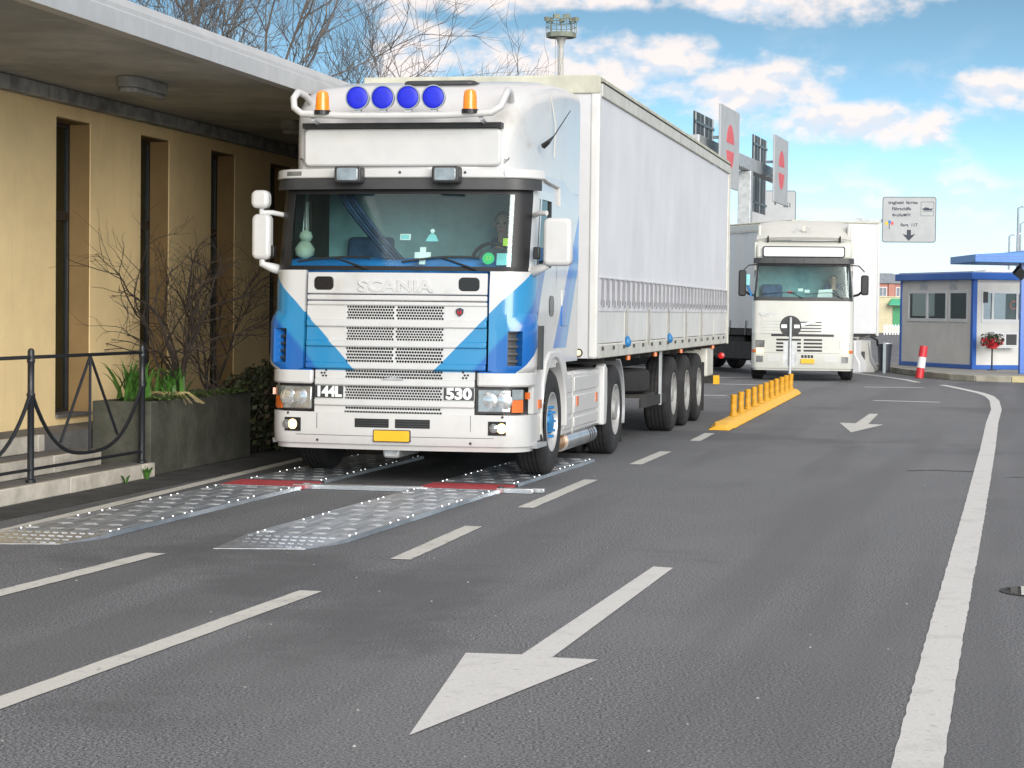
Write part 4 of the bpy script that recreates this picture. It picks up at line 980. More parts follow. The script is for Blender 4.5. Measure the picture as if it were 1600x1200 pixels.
# things on the windscreen and the dash
def on_screen(nm, label, cat, t, z, build):
    p, _ = C.pt(t, z, -.02); p2, _ = C.pt(t, z+.1, -.02); e = thing(nm, label, cat, tw_(*p), -TA)
    rx = math.atan2(p2[1]-p[1], .1); e.rotation_euler = (-rx, 0, -TA); build(e); return e
def cross(e):
    MB().prism([(-.075, -.028), (-.028, -.028), (-.028, -.085), (.028, -.085), (.028, -.028), (.075, -.028), (.075, .028), (.028, .028), (.028, .075), (-.028, .075), (-.028, .028), (-.075, .028)], 'y', -.006, .006).build('cross', 'sticker_white', e)
on_screen('cross_sticker', 'white cross sticker low in the middle of the blue truck windscreen', 'sticker', .24, 2.085, cross)
def disc(e):
    MB().lathe([(-.006, 0), (-.006, .055), (.004, .055)], 'y', (0, 0, 0), 24).build('disc', 'sticker_green', e); text('number', '23', .06, 'sticker_lime', e, (0, -.008, 0), (math.pi/2, 0, 0), .001)
on_screen('round_sticker', 'round green sticker low at the right of the windscreen', 'sticker', .86, 2.06, disc)
on_screen('yellow_sticker', 'small yellow sticker at the right edge of the windscreen', 'sticker', 1.05, 2.21, lambda e: MB().box(-.03, .03, -.004, .004, -.035, .035).build('label_sheet', 'sticker_lime', e))
on_screen('toll_box', 'small white toll box stuck in the middle of the windscreen', 'toll box', .06, 2.25, lambda e: (MB().box(-.05, .05, -.004, .02, -.03, .03).build('case', 'sticker_white', e, bevel=.005), MB().box(-.036, .036, -.008, -.0045, -.018, .018).build('screen', 'sticker_cyan', e)))
on_screen('angel_sticker', 'pale figure sticker with a round head above the white cross', 'sticker', .32, 2.255, lambda e: (MB().prism([(-.06, -.045), (.06, -.045), (.035, .01), (.012, .03), (-.012, .03), (-.035, .01)], 'y', -.004, .004).build('gown', 'sticker_cyan', e), MB().lathe([(-.005, 0), (-.005, .02), (.004, .02)], 'y', (0, 0, .052), 14).build('head', 'sticker_white', e)))
on_screen('paper_pass', 'pale paper pass in the lower right corner of the windscreen', 'paper', 1.02, 2.05, lambda e: MB().box(-.07, .07, -.003, .003, -.05, .06).build('sheet', 'sticker_cyan', e))
pt_ = thing('plush_toy', 'pale green plush toy on the dash at the left of the windscreen', 'toy', tw_(-.98, .46, 2.055), -TA)
MB().lathe([(0, .03), (.03, .085), (.09, .095), (.14, .06), (.17, .03)], 'z', (0, 0, 0), 18).build('body', 'plush', pt_, smooth=60)
MB().lathe([(.15, 0), (.16, .045), (.20, .065), (.245, .05), (.27, 0)], 'z', (.01, 0, 0), 18).build('head', 'plush', pt_, smooth=60)
# --- mirrors
def mirror(sx, x0, x1, y, z0, z1, m_='white'):
    return MB().prism(rrect(min(x0, x1), max(x0, x1), z0, z1, .055, 5), 'y', y, y+.13).build('mirror', m_, TK, bevel=.035, seg=3)
mirror(1, 1.32, 1.58, .22, 2.00, 2.43); mirror(-1, -1.43, -1.25, .24, 2.04, 2.46); mirror(-1, -1.44, -1.27, .24, 2.51, 2.68)
for sx in (-1, 1):
    MB().tube([(sx*1.19, .46, 2.46), (sx*1.26, .34, 2.475), (sx*1.34, .30, 2.475)], .024, 8).build('mirror_arm', 'white', TK, smooth=50)
    MB().tube([(sx*1.18, .42, 1.94), (sx*1.25, .32, 1.965), (sx*1.34, .30, 2.0), (sx*1.34, .30, 2.1)], [.05, .045, .035, .03], 8).build('mirror_arm', 'white', TK, smooth=50)
    MB().box(sx*1.25-.03, sx*1.25+.03, .28, .36, 2.06, 2.17).build('mirror_hinge', 'black', TK, bevel=.01)
    if sx < 0: MB().cyl((-1.35, .30, 2.44), (-1.35, .30, 2.53), .022, 8).build('mirror_arm', 'white', TK)
# --- wheels, arches, chassis
for sx in (-1, 1):
    wheel(TK, sx, 1.215, 1.37, .540, TYRE, RIM_F, HUB_F, BOLT_F)
    wheel(TK, sx, 1.225, 5.07, .5, TYRE, RIM_D, HUB_D, BOLT_D); e = put('inner_wheel', TYRE, TK); e.location = (sx*.88, 5.07, .5); e.rotation_euler = (0, 0, math.pi if sx > 0 else 0)
    arc = [(1.37+.60*math.cos(a), .55+.60*math.sin(a)) for a in [R(-8+k*(188/16)) for k in range(17)]]
    outer = [(.80, .44), (.80, .92), (.92, 1.12), (1.10, 1.215), (1.66, 1.215), (1.86, 1.14), (2.0, .98), (2.045, .47)]
    MB().prism(outer+arc, 'x', sx*.86, sx*1.235).build('wheel_arch', 'white', TK, bevel=.018)
    MB().prism([(1.37+.66*math.cos(R(k*12)), .55+.66*math.sin(R(k*12))) for k in range(16)]+[(1.37+.61*math.cos(R(k*12)), .55+.61*math.sin(R(k*12))) for k in reversed(range(16))], 'x', sx*.80, sx*.858).build('arch_liner', 'black', TK)
    MB().prism([(1.95, 1.25), (2.6, 1.25), (2.6, 1.10), (2.2, 1.10), (2.05, 1.18)], 'x', sx*1.0, sx*1.212).build('cab_sill', 'white', TK)
    # side skirt with pressed panels
    sk = MB().box(sx*1.10-.06, sx*1.10+.06, 2.10, 4.42, .36, .985).build('side_skirt', 'white', TK, bevel=.03)
    for a, b in ((2.16, 2.62), (2.74, 4.2)):
        for z0, z1 in ((.42, .52), (.56, .74), (.78, .93)):
            MB().box(*sorted((sx*1.155, sx*1.172)), a, b, z0, z1).build('skirt_panel', 'white', sk, bevel=.007)
    MB().box(*sorted((sx*1.161, sx*1.168)), 2.66, 2.69, .36, .98).build('skirt_gap', 'railgrey', sk)
    for y in (2.85, 4.0): MB().box(*sorted((sx*1.172, sx*1.180)), y, y+.08, .63, .73).build('skirt_marker', 'orange_lens', sk)
    MB().prism([(4.36, .36), (4.52, .36), (4.58, .6), (4.56, .98), (4.44, 1.03), (4.36, 1.0)], 'x', sx*1.10, sx*1.205).build('skirt_end', 'white', sk, bevel=.015)
    # rear mudguard
    MB().prism([(5.07+.60*math.cos(R(k)), .5+.60*math.sin(R(k))) for k in range(-18, 76, 8)]+[(5.07+.575*math.cos(R(k)), .5+.575*math.sin(R(k))) for k in range(74, -20, -8)], 'x', sx*.60, sx*1.23).build('mudguard', 'galv', TK, bevel=.004)
    MB().box(*sorted((sx*.62, sx*1.2)), 5.64, 5.66, .10, .42).build('mudflap', 'black', TK)
    MB().box(*sorted((sx*.36, sx*.44)), .5, 6.2, .72, .98).build('frame_rail', 'chassis', TK)
MB().cyl((1.06, 2.50, .28), (1.06, 4.2, .28), .10, 20).build('exhaust_silencer', 'steel', TK, smooth=40)
MB().cyl((1.06, 2.0, .28), (1.06, 2.50, .28), .078, 20).build('exhaust_pipe', 'copper', TK, smooth=40)
for k in range(3): MB().cyl((1.06, 3.75+.13*k, .28), (1.06, 3.79+.13*k, .28), .105, 20).build('silencer_band', 'dark_plastic', TK)
MB().box(.75, 1.08, 2.15, 4.3, .95, 1.0).box(-1.08, -.75, 2.15, 4.3, .95, 1.0).build('catwalk', 'chassis', TK)
MB().cyl((-.95, 1.37, .52), (.95, 1.37, .52), .07, 12).cyl((-.95, 5.07, .5), (.95, 5.07, .5), .11, 12).build('axles', 'chassis', TK)
MB().box(-.5, .5, .25, 2.2, .42, .95).box(-.3, .3, 2.2, 4.6, .5, .9).build('engine_sump', 'chassis', TK, bevel=.05)
MB().hexa([(-.12, .16, .24), (.02, .16, .24), (.02, .9, .24), (-.12, .9, .24), (-.14, .16, .34), (.04, .16, .34), (.08, .9, .34), (-.16, .9, .34)]).build('steering_guard', 'galv', TK, bevel=.02)
MB().box(-.80, .80, .20, .30, .36, 1.0).build('radiator', 'black', TK)
MB().box(-.5, .5, 5.0, 6.0, 1.0, 1.10).build('fifth_wheel', 'chassis', TK, bevel=.03)

# ================================================================== CURTAIN TRAILER
TR = thing('curtain_trailer', 'long white curtain sided trailer behind the blue banded truck', 'trailer', TO, -TA)
A0, A1 = 3.45, 16.05; TH = 1.27; ZR, ZS, ZC, ZTOP = 1.10, 1.63, 1.95, 4.04
MB().box(-TH+.02, TH-.02, A0, A0+.06, ZR, ZTOP-.06).build('front_wall', 'white_flat', TR, bevel=.01)
for sx in (-1, 1):
    MB().box(*sorted((sx*(TH-.10), sx*(TH+.004))), A0-.012, A0+.12, ZR, ZTOP-.05).build('corner_post', 'sideboard', TR, bevel=.025)
    MB().box(*sorted((sx*(TH-.08), sx*(TH+.002))), A1-.10, A1, ZR, ZTOP-.10).build('corner_post', 'railgrey', TR, bevel=.02)
    MB().box(*sorted((sx*(TH-.05), sx*TH)), A0+.12, A1-.1, ZR, ZR+.15).build('bottom_rail', 'railgrey', TR, bevel=.012)
    MB().box(*sorted((sx*(TH-.02), sx*(TH+.012))), A0+.12, A1, ZTOP-.19, ZTOP-.045).build('top_rail', 'railgrey', TR, bevel=.012)
    MB().box(*sorted((sx*(TH-.03), sx*(TH+.006))), A0-.004, A1, ZTOP-.045, ZTOP+.012).build('roof_hem', 'roof_canvas', TR, bevel=.012); MB().cyl((sx*(TH+.014), A0+.1, ZTOP-.045), (sx*(TH+.014), A1, ZTOP-.045), .009, 6).build('cover_rope', 'chassis', TR)
    def cs(u, v):
        y = A0+.125+u*(A1-A0-.23); z = ZS+v*(ZTOP-.19-ZS)
        k = .6*math.sin(y*2.1+.6+.3*z)+.5*math.sin(y*5.3+z*.6)+.5*math.sin(y*1.3-z*1.7)+.25*math.sin(y*9.7-z*2.3)
        return (sx*(TH-.015+.007*k*math.sin(math.pi*min(1, v*1.02))), y, z), (0, 0)
    MB().grid(cs, 110, 10).build('side_curtain', 'curtain', TR, smooth=60)
    nb = 7; ysb = [A0+.125+(A1-A0-.23)*k/nb for k in range(nb+1)]
    for a, b in zip(ysb, ysb[1:]):
        MB().box(*sorted((sx*(TH-.045), sx*(TH-.008))), a+.02, b-.02, ZR+.155, ZS-.012).build('sideboard', 'sideboard', TR, bevel=.008)
    for a in ysb[1:-1]: MB().box(*sorted((sx*(TH-.03), sx*(TH-.002))), a-.018, a+.018, ZR+.02, ZS).build('board_post', 'railgrey', TR)
# curtain hem, straps and buckles on the visible side
MB().box(TH-.012, TH+.002, A0+.13, A1-.1, ZS-.03, ZS+.022).build('curtain_hem', 'strap', TR)
MB().box(TH-.014, TH+.004, A0+.13, A1-.1, ZC, ZC+.014).build('curtain_seam', 'strap', TR)
MB().box(TH-.014, TH+.004, A0+.13, A1-.1, ZC-.30, ZC-.29).build('curtain_seam', 'strap', TR)
stm = MB().box(-.014, .014, -.018, .018, -.16, .16).mesh('strap', 'strap_dark'); bkm = MB().box(-.012, .018, -.022, .022, -.035, .035).mesh('buckle', 'strap_dark'); hkm = MB().box(-.01, .02, -.012, .012, -.03, .04).mesh('hook', 'dark_plastic')
nS = 34
for k in range(nS):
    y = A0+.32+(A1-A0-.6)*k/(nS-1)
    s_ = put('strap', stm, TR); s_.location = (TH+.001, y, ZC-.155); s_.scale = (1, .30, .96); s_.rotation_euler = (rnd.gauss(0, .05), 0, 0)
    s_ = put('buckle', bkm, TR); s_.location = (TH+.004, y+rnd.gauss(0, .008), ZS+.05)
    if k % 2 == 0: s_ = put('hook', hkm, TR); s_.location = (TH+.004, y, ZR+.10); s_.scale = (1, .8, .6)
for k, (a, c_) in enumerate(((2, 'hub_blue'), (4, 'hub_blue'), (5, None), (3, None), (6, None))):
    y = ysb[a-1]+.05 if a > 1 else ysb[1]
    MB().tube([(TH+.012, y, ZS), (TH+.014, y+.03, 1.4), (TH+.012, y+.01, ZR+.1)], .008, 5).build('tie_rope', 'tie', TR)
    if c_: MB().lathe([(-.05, .0), (-.03, .035), (.02, .045), (.07, .02), (.09, 0)], 'z', (TH+.02, y+.02, 1.24), 8).build('rope_knot', c_, TR, smooth=60)
MB().lathe([(-.02, 0), (-.016, .02), (0, .03), (.01, .03)], 'y', (1.08, A0-.012, 1.16), 16).build('front_lamp', 'lamp_lit_soft', TR, smooth=40)
MB().lathe([(-.012, .045), (-.012, .031), (.01, .031), (.01, .045), (-.012, .045)], 'y', (1.08, A0-.012, 1.16), 16).build('lamp_ring', 'dark_plastic', TR)
MB().box(-1.0, -.7, A0-.04, A0-.012, 1.2, 1.45).build('front_socket', 'dark_plastic', TR)
MB().box(.9, 1.05, A0-.03, A0-.012, 1.25, 1.4).build('front_socket', 'railgrey', TR)
# roof: sagging canvas over bows
def tf(u, v):
    x = -TH+u*2*TH; y = A0+v*(A1-A0); e = 1-abs(2*u-1)
    return (x, y, ZTOP-.055+.065*min(1, e*9)-.025*math.sin(math.pi*u)*abs(math.sin(v*22))+.010*math.sin(v*63)*(1 if e < .1 else .2)), (0, 0)
MB().grid(tf, 20, 120).build('roof_canvas', 'roof_canvas', TR, smooth=60)
MB().box(-TH-.01, TH+.01, A0-.03, A0-.004, ZTOP-.17, ZTOP+.02).build('front_header', 'roof_canvas', TR, bevel=.02)
bmf = MB().box(-TH-.012, TH+.012, A1-.001, A1+.05, ZR, ZTOP-.08).build('rear_frame', 'railgrey', TR)
# floor, chassis and running gear
MB().box(-TH+.06, TH-.06, A0+.06, A1-.02, ZR+.02, ZR+.12).build('floor', 'chassis', TR)
for sx in (-1, 1): MB().box(*sorted((sx*.45, sx*.55)), A0+.3, A1, .85, ZR+.02).build('frame_rail', 'chassis', TR)
for k in range(14): MB().box(-TH+.08, TH-.08, A0+.9+.88*k, A0+.96+.88*k, ZR-.06, ZR+.02).build('cross_bearer', 'chassis', TR)
for y in (9.9, 11.3, 12.68):
    MB().cyl((-.95, y, .5), (.95, y, .5), .07, 10).build('axle', 'chassis', TR)
    for sx in (-1, 1): wheel(TR, sx, 1.235, y, .5, TYRE_T, RIM_T, None, BOLT_T)
for sx in (-1, 1):
    MB().box(*sorted((sx*.85, sx*1.22)), 13.36, 13.375, .12, .85).build('mudflap', 'black', TR)
    MB().box(*sorted((sx*.80, sx*.92)), 6.35, 6.47, .28, ZR).build('landing_leg', 'chassis', TR)
    MB().box(*sorted((sx*.74, sx*.98)), 6.28, 6.54, .22, .28).build('landing_foot', 'chassis', TR)
    MB().box(*sorted((sx*1.19, sx*1.22)), 8.7, 8.78, .40, ZR).build('guard_post', 'galv', TR)
    for z in (.42,): MB().box(*sorted((sx*1.19, sx*1.215)), 7.0, 9.2, z, z+.12).build('side_guard', 'chassis', TR)
    for y in (5.9, 8.1, 10.6, 14.4): MB().lathe([(-.03, 0), (-.02, .03), (.03, .03), (.04, 0)], 'z', (sx*1.22, y, 1.06), 8).build('side_lamp', 'orange_lens', TR)
sw_ = MB().lathe([(a-.15, r) for a, r in [(0, .29), (0, .44), (.03, .49), (.06, .5), (.24, .5), (.27, .49), (.30, .44), (.30, .29)]], 'z', (0, 0, 0), 32).build('spare_wheel', 'tyre', TR, smooth=40); sw_.location = (.70, 7.75, .74)
MB().box(.2, 1.2, 7.2, 8.3, .54, .58).build('spare_carrier', 'chassis', TR)
MB().box(-1.15, 1.15, A1-.25, A1-.15, .45, .57).build('rear_underrun', 'chassis', TR, bevel=.01)
MB().box(1.08, 1.17, A1-.26, A1-.14, .44, .58).build('underrun_end', 'safety_yellow', TR)
MB().box(.75, 1.2, 13.9, 14.7, .62, 1.05).build('tool_box', 'railgrey', TR, bevel=.02)
MB().lathe([(-.03, 0), (-.02, .05), (.03, .05), (.04, 0)], 'y', (1.18, A1-.02, .90), 12).build('rear_lamp', 'red_lens', TR)
MB().tube([(.5, A1-.1, .95), (.8, A1+.03, .80), (1.1, A1, .92)], .02, 6).build('cable', 'black', TR)
# ================================================================== ALUMINIUM WEIGHING RAMPS
def panel_profile(wd, h=.044, n=6):
    P = [(-wd/2, .004)]
    for k in range(n):
        a = -wd/2+wd*k/n; b = -wd/2+wd*(k+1)/n
        P += [(a+.004, h-.004 if k else h), (a+.012, h), (a+.045, h), (a+.052, h-.003), (b-.052, h-.003), (b-.045, h), (b-.012, h), (b-.004, h-.004 if k < n-1 else h)]
    P.append((wd/2, .004)); return P
def ramp(loc, ang, lipf, label):
    t = thing('wheel_ramp', label, 'ramp', (*loc, 0), -ang, 'aluminium ramps of the wheel scale')
    t.scale = (1, 1, .8); wd = .74; prof = panel_profile(wd)
    for a, b in ((.0, 1.36), (1.375, 2.74), (2.755, 4.0), (4.69, 5.9), (5.915, 7.0), (7.015, 8.2)):
        pn = MB().prism(prof, 'y', a, b).build('deck_panel', 'deck', t)
        d = MB(); nr = 4
        for r_ in range(nr):
            y = a+(b-a)*(r_+.5)/nr
            for k in range(3 if r_ % 2 else 4):
                x = -.285+.19*k+(.095 if r_ % 2 else 0)
                ring = [(x+.066*math.cos(6.2832*i/10), y+.045*math.sin(6.2832*i/10), .0405) for i in range(10)]; mid = [(x+.048*math.cos(6.2832*i/10), y+.026*math.sin(6.2832*i/10), .051) for i in range(10)]
                d.add(ring+mid, [(i, (i+1) % 10, 10+(i+1) % 10, 10+i) for i in range(10)]+[tuple(range(10, 20))])
        o = d.build('raised_studs', 'glint_stud', pn, smooth=60); o['kind'] = 'stuff'
        for sg in (-1, 1):
            for y in (a+.10, a+.24, b-.32, b-.12):
                MB().lathe([(0, .013), (.009, .012), (.012, .007), (.012, 0)], 'z', (sg*(wd/2-.035), y, .043), 8).build('bolt', 'steel', pn)
    MB().box(-wd/2-.012, wd/2+.012, 4.03, 4.65, .004, .042).build('red_plate', 'red_strip', t, bevel=.004)
    MB().box(-wd/2-.03, wd/2+.03, 4.003, 4.027, .004, .047).build('cross_bar', 'alu_bright', t); MB().box(-wd/2-.03, wd/2+.03, 4.654, 4.686, .004, .046).build('cross_bar', 'dark_plastic', t)
    # thin tread plate in front
    q = [(-wd/2, -.005), (wd/2-.0, -.005), (wd/2-.055, -.44), (-wd/2+.09, -.60+.22*0)]
    q = [(-wd/2, -.004), (wd/2, -.004), (wd/2-.03, -.16), (wd/2-.14, lipf[1]), (-wd/2+.02, lipf[0])]
    n_ = len(q); lp = MB().add([(x, y, .002) for x, y in q]+[(q[0][0], q[0][1], .042), (q[1][0], q[1][1], .042), (q[2][0], q[2][1], .028), (q[3][0], q[3][1], .006), (q[4][0], q[4][1], .006)],
        [tuple(range(n_)), tuple(range(2*n_-1, n_-1, -1))]+[(i, (i+1) % n_, n_+(i+1) % n_, n_+i) for i in range(n_)]).build('approach_plate', 'alu', t)
    d = MB(); tri = lambda x, y: .042-.036*min(1, max(0, -y/.52))
    for r_ in range(4):
        y = -.06-.135*r_
        for k in range(11):
            x = -.33+.066*k+(.033 if r_ % 2 else 0)
            yl = lipf[0]+(lipf[1]-lipf[0])*(x+wd/2)/wd
            if y < yl+.03 or x > wd/2-.05-max(0, -y-.12)*.35: continue
            z = tri(x, y); d.add([(x-.027, y, z-.002), (x, y-.04, z-.002), (x+.027, y, z-.002), (x, y+.04, z-.002), (x-.015, y, z+.006), (x+.015, y, z+.006)], [(0, 1, 5, 4), (1, 2, 5), (2, 3, 4, 5), (3, 0, 4)])
    o = d.build('tread_pattern', 'glint_stud', lp); o['kind'] = 'stuff'
    return t
RA1, RA2 = R(14.0), R(12.9)
ramp((-1.455, 14.47), RA1, (-.68, -.50), 'right aluminium drive-on ramp with a red strip under the front wheel')
ramp((-3.12, 14.57), RA2, (-.66, -.48), 'left aluminium drive-on ramp with a red strip beside the white line')
sb = thing('spacer_bar', 'pair of silver spacer bars joining the two aluminium ramps', 'bar', (-1.12, 18.53, 0), -R(11.5))
MB().box(-.80, .42, -.10, -.05, .003, .045).build('bar', 'alu_bright', sb, bevel=.004); MB().box(-.72, .36, .02, .06, .003, .042).build('bar', 'steel', sb, bevel=.004)
MB().box(-.72, -.67, -.04, .015, .003, .05).build('clamp', 'steel', sb)
sb2 = thing('bar_stub', 'short silver bar end sticking out right of the red strip', 'bar', (-.16, 18.52, 0), -R(11.5))
MB().box(.06, .38, -.13, -.07, .003, .045).build('bar', 'alu_bright', sb2, bevel=.004); MB().box(.10, .46, .0, .05, .003, .04).build('bar', 'steel', sb2, bevel=.004)
MB().lathe([(.0, .03), (.05, .03), (.055, 0)], 'z', (.08, -.03, .003), 10).build('knob', 'dark_plastic', sb2)

# ================================================================== YELLOW POST ISLAND
IA = R(11.7); isl = thing('post_island', 'low yellow rubber divider strip on the asphalt under a row of posts', 'lane divider', (2.81, 28.62, 0), -IA)
def iw(x, y, z=0): return (2.81+x*math.cos(IA)+y*math.sin(IA), 28.62-x*math.sin(IA)+y*math.cos(IA), z)
segy = [.55+1.10*k for k in range(13)]
MB().add([(-.16, 0, .004), (.16, 0, .004), (.17, .55, .004), (-.17, .55, .004), (-.06, .12, .05), (.06, .12, .05), (.10, .55, .10), (-.10, .55, .10)], [(0, 3, 2, 1), (0, 1, 5, 4), (1, 2, 6, 5), (2, 3, 7, 6), (3, 0, 4, 7), (4, 5, 6, 7)]).build('nose_block', 'safety_yellow', isl, bevel=.02)
bk = None
for k in range(12):
    if bk is None:
        bk = MB().prism([(-.17, .004), (.17, .004), (.17, .02), (.10, .085), (.07, .10), (-.07, .10), (-.10, .085), (-.17, .02)], 'y', 0, 1.085).build('kerb_block', 'safety_yellow', isl, bevel=.012); bk.location = (0, .555, 0)
    else: inst(bk, isl, (0, .555+1.10*k, 0))
pm = MB().lathe([(0, .062), (.03, .062), (.05, .046), (.26, .046), (.275, .050), (.30, .050), (.31, .040), (.312, 0)], 'z', n=18).mesh('divider_post', 'safety_yellow_old', 40)
ord_ = ['nearest', 'second', 'third', 'fourth', 'fifth', 'sixth', 'seventh', 'eighth', 'ninth', 'tenth', 'farthest']
for k in range(11):
    o = put('divider_post', pm, None); o.location = iw(-.02, 2.2+1.12*k, .10); o.rotation_euler = (rnd.gauss(0, .02), rnd.gauss(0, .02), rnd.random())
    tag(o, f'{ord_[k]} short yellow post on the divider strip, counted from the camera', 'bollard', 'yellow posts on the lane divider')
sg_ = thing('road_sign', 'round road sign seen from behind on a grey pole at the divider end', 'road sign', (5.70, 43.35, 0), -R(7.5))
MB().cyl((0, 0, 0), (0, 0, 1.52), .030, 12).build('pole', 'galv', sg_, smooth=40)
MB().lathe([(.03, 0), (.03, .215), (.045, .22), (.05, .215), (.05, 0)], 'y', (0, 0, 1.335), 32).build('disc', 'sign_back', sg_)
for x in (-.13, .13): MB().box(x-.055, x+.055, .022, .0295, 1.30, 1.37).build('label_patch', 'sticker_white', sg_)
MB().box(-.10, .10, .006, .029, 1.43, 1.46).box(-.10, .10, .006, .029, 1.20, 1.23).build('clamp', 'sign_back', sg_)
MB().prism(rrect(-.135, .135, .52, 1.03, .02), 'y', .031, .042).build('lower_panel', 'galv', sg_); MB().box(-.14, -.12, .02, .03, .52, 1.03).box(.12, .14, .02, .03, .52, 1.03).build('panel_edge', 'galv', sg_)
MB().box(-.07, .07, -.07, .07, 0, .012).build('base_plate', 'galv', sg_)

# ================================================================== SECOND TRUCK
VA = R(7.8); VO = (6.86, 50.0, 0)
def vw(x, y, z=0): return Vector((VO[0]+x*math.cos(VA)+y*math.sin(VA), VO[1]-x*math.sin(VA)+y*math.cos(VA), z))
VT = thing('tractor_unit', 'cream white truck with dark mirrors and a roof spoiler, waiting behind', 'truck', VO, -VA)
C2 = Cab(hw=[(0, 1.20), (1.9, 1.20), (2.8, 1.13), (3.4, 1.10)], rx=[(0, .14), (4, .16)], ry=[(0, .24), (4, .28)], yf=[(.2, .05), (.5, 0), (1.1, .0), (1.5, .04), (1.92, .10), (2.78, .36), (3.4, .50)], bow=[(0, .06), (4, .06)], yb=2.2)
Q_ = C2.P
Q_('bumper', 'cream', VT, -2.05, 2.05, .30, .66, thick=.10, nt=30, nz=3); Q_('bumper_lip', 'cream', VT, -1.9, 1.9, .25, .298, off=-.03, thick=.08)
Q_('lower_front', 'cream', VT, -2.05, 2.05, .665, 1.055, off=-.004, thick=.06, nt=30, nz=3)
Q_('grille_gap', 'black', VT, -.70, .70, 1.056, 1.112, off=-.02, thick=.03)
for sx in (-1, 1): Q_('gap_panel', 'cream', VT, sx*.70, sx*2.03, 1.056, 1.112, off=-.008, thick=.04)
Q_('upper_front', 'cream', VT, -2.03, 2.03, 1.113, 1.90, off=.0, thick=.06, nt=30, nz=5)
Q_('front_panel', 'cream', VT, -.92, .92, 1.125, 1.49, off=.012, thick=.02, nt=18); 
for k in range(4):
    Q_('panel_groove', 'pole_grey', VT, -.90, .90, 1.19+.072*k, 1.197+.072*k, off=.0135, thick=.004)
    Q_('grille_slot', 'black', VT, -.40, .42, 1.165+.072*k, 1.188+.072*k, off=.0145, thick=.01)
for k in range(4):
    Q_('lower_slot', 'black', VT, -.58, -.03, .70+.085*k, .745+.085*k, off=.0, thick=.01); Q_('lower_slot', 'black', VT, .03, .44, .70+.085*k, .745+.085*k, off=.0, thick=.01)
for k in range(4): Q_('bumper_slot', 'black', VT, -.02+.07*k, .035+.07*k, .55, .62, off=.003, thick=.01)
MB().hexa([(-.10, -.02, 1.33), (-.06, -.02, 1.29), (-.06, .02, 1.29), (-.10, .02, 1.33), (.36, .0, 1.46), (.40, .0, 1.43), (.40, .03, 1.43), (.36, .03, 1.46)]).build('grille_bar', 'steel', VT)
p, _ = C2.pt(-.72, 1.56, .004); text('lettering', 'VOLVO', .12, 'galv', VT, p, (math.pi/2, 0, 0), .004, 1.25, .004)
for sx in (-1, 1):
    Q_('headlamp', 'lamp_glass', VT, sx*.84, sx*1.20, .79, .96, off=.008, thick=.03); Q_('headlamp_frame', 'railgrey', VT, sx*.82, sx*1.24, .775, .975, off=.003, thick=.02)
    Q_('dip_lamp', 'lamp_lit_far', VT, sx*.88, sx*1.08, .655, .755, off=.022, thick=.02); Q_('indicator', 'orange_lens', VT, sx*1.10, sx*1.75, .672, .735, off=.006, thick=.02)
    Q_('fog_lamp', 'lamp_glass', VT, sx*.87, sx*1.10, .44, .585, off=.008, thick=.03); Q_('fog_frame', 'railgrey', VT, sx*.85, sx*1.14, .425, .60, off=.004, thick=.02)
    Q_('step_cover', 'white', VT, sx*.50, sx*.76, .46, .60, off=.004, thick=.02)
    Q_('pillar', 'cream', VT, sx*1.55, sx*2.1, 1.90, 2.90, off=0, thick=.05)
    MB().box(*sorted((sx*1.16, sx*1.20)), .42, 2.2, .95, 1.92).build('door', 'cream', VT, bevel=.01)
    MB().box(*sorted((sx*1.10, sx*1.17)), .55, 2.2, 2.62, 3.3).box(*sorted((sx*1.10, sx*1.185)), 1.35, 2.2, 1.92, 2.62).build('side_panel', 'cream', VT, bevel=.01)
    MB().box(*sorted((sx*1.15, sx*1.16)), .55, 1.35, 1.92, 2.62).build('door_window', 'sideglass', VT)
MB().prism(rrect(-.03, .29, .42, .53, .01), 'y', -.02, -.008).build('number_plate', 'plate_yellow', VT)
Q_('windscreen', 'windscreen', VT, -1.46, 1.46, 1.99, 2.79, off=.0, thick=0, nt=24, nz=5)
vs2 = C2.patch(MB(), -1.56, 1.56, 1.90, 1.99, off=.006, thick=.03, nt=24); C2.patch(vs2, -1.56, 1.56, 2.74, 2.80, off=.006, thick=.03, nt=24)
for sx in (-1, 1): C2.patch(vs2, sx*1.40, sx*1.56, 1.99, 2.74, off=.006, thick=.03)
vs2.build('windscreen_seal', 'dark_plastic', VT, smooth=40)
Q_('sun_visor', 'dark_plastic', VT, -1.5, 1.5, 2.79, 2.92, off=.12, thick=.02, nt=24)
for k in (-.7, 0, .7): Q_('visor_stay', 'black', VT, k-.01, k+.01, 2.80, 2.915, off=.123, thick=.01)
MB().prism(rrect(-.97, .97, 2.935, 3.20, .05), 'y', .38, .44).build('sign_box', 'black_gloss', VT)
MB().prism(rrect(-.945, .945, 2.96, 3.175, .04), 'y', .365, .379).build('sign_face', 'pvc', VT)
MB().prism([(.45, 2.9), (.5, 3.25), (.62, 3.34), (2.2, 3.36), (2.2, 2.9)], 'x', -1.13, 1.13).build('cab_roof', 'cream', VT, bevel=.06)
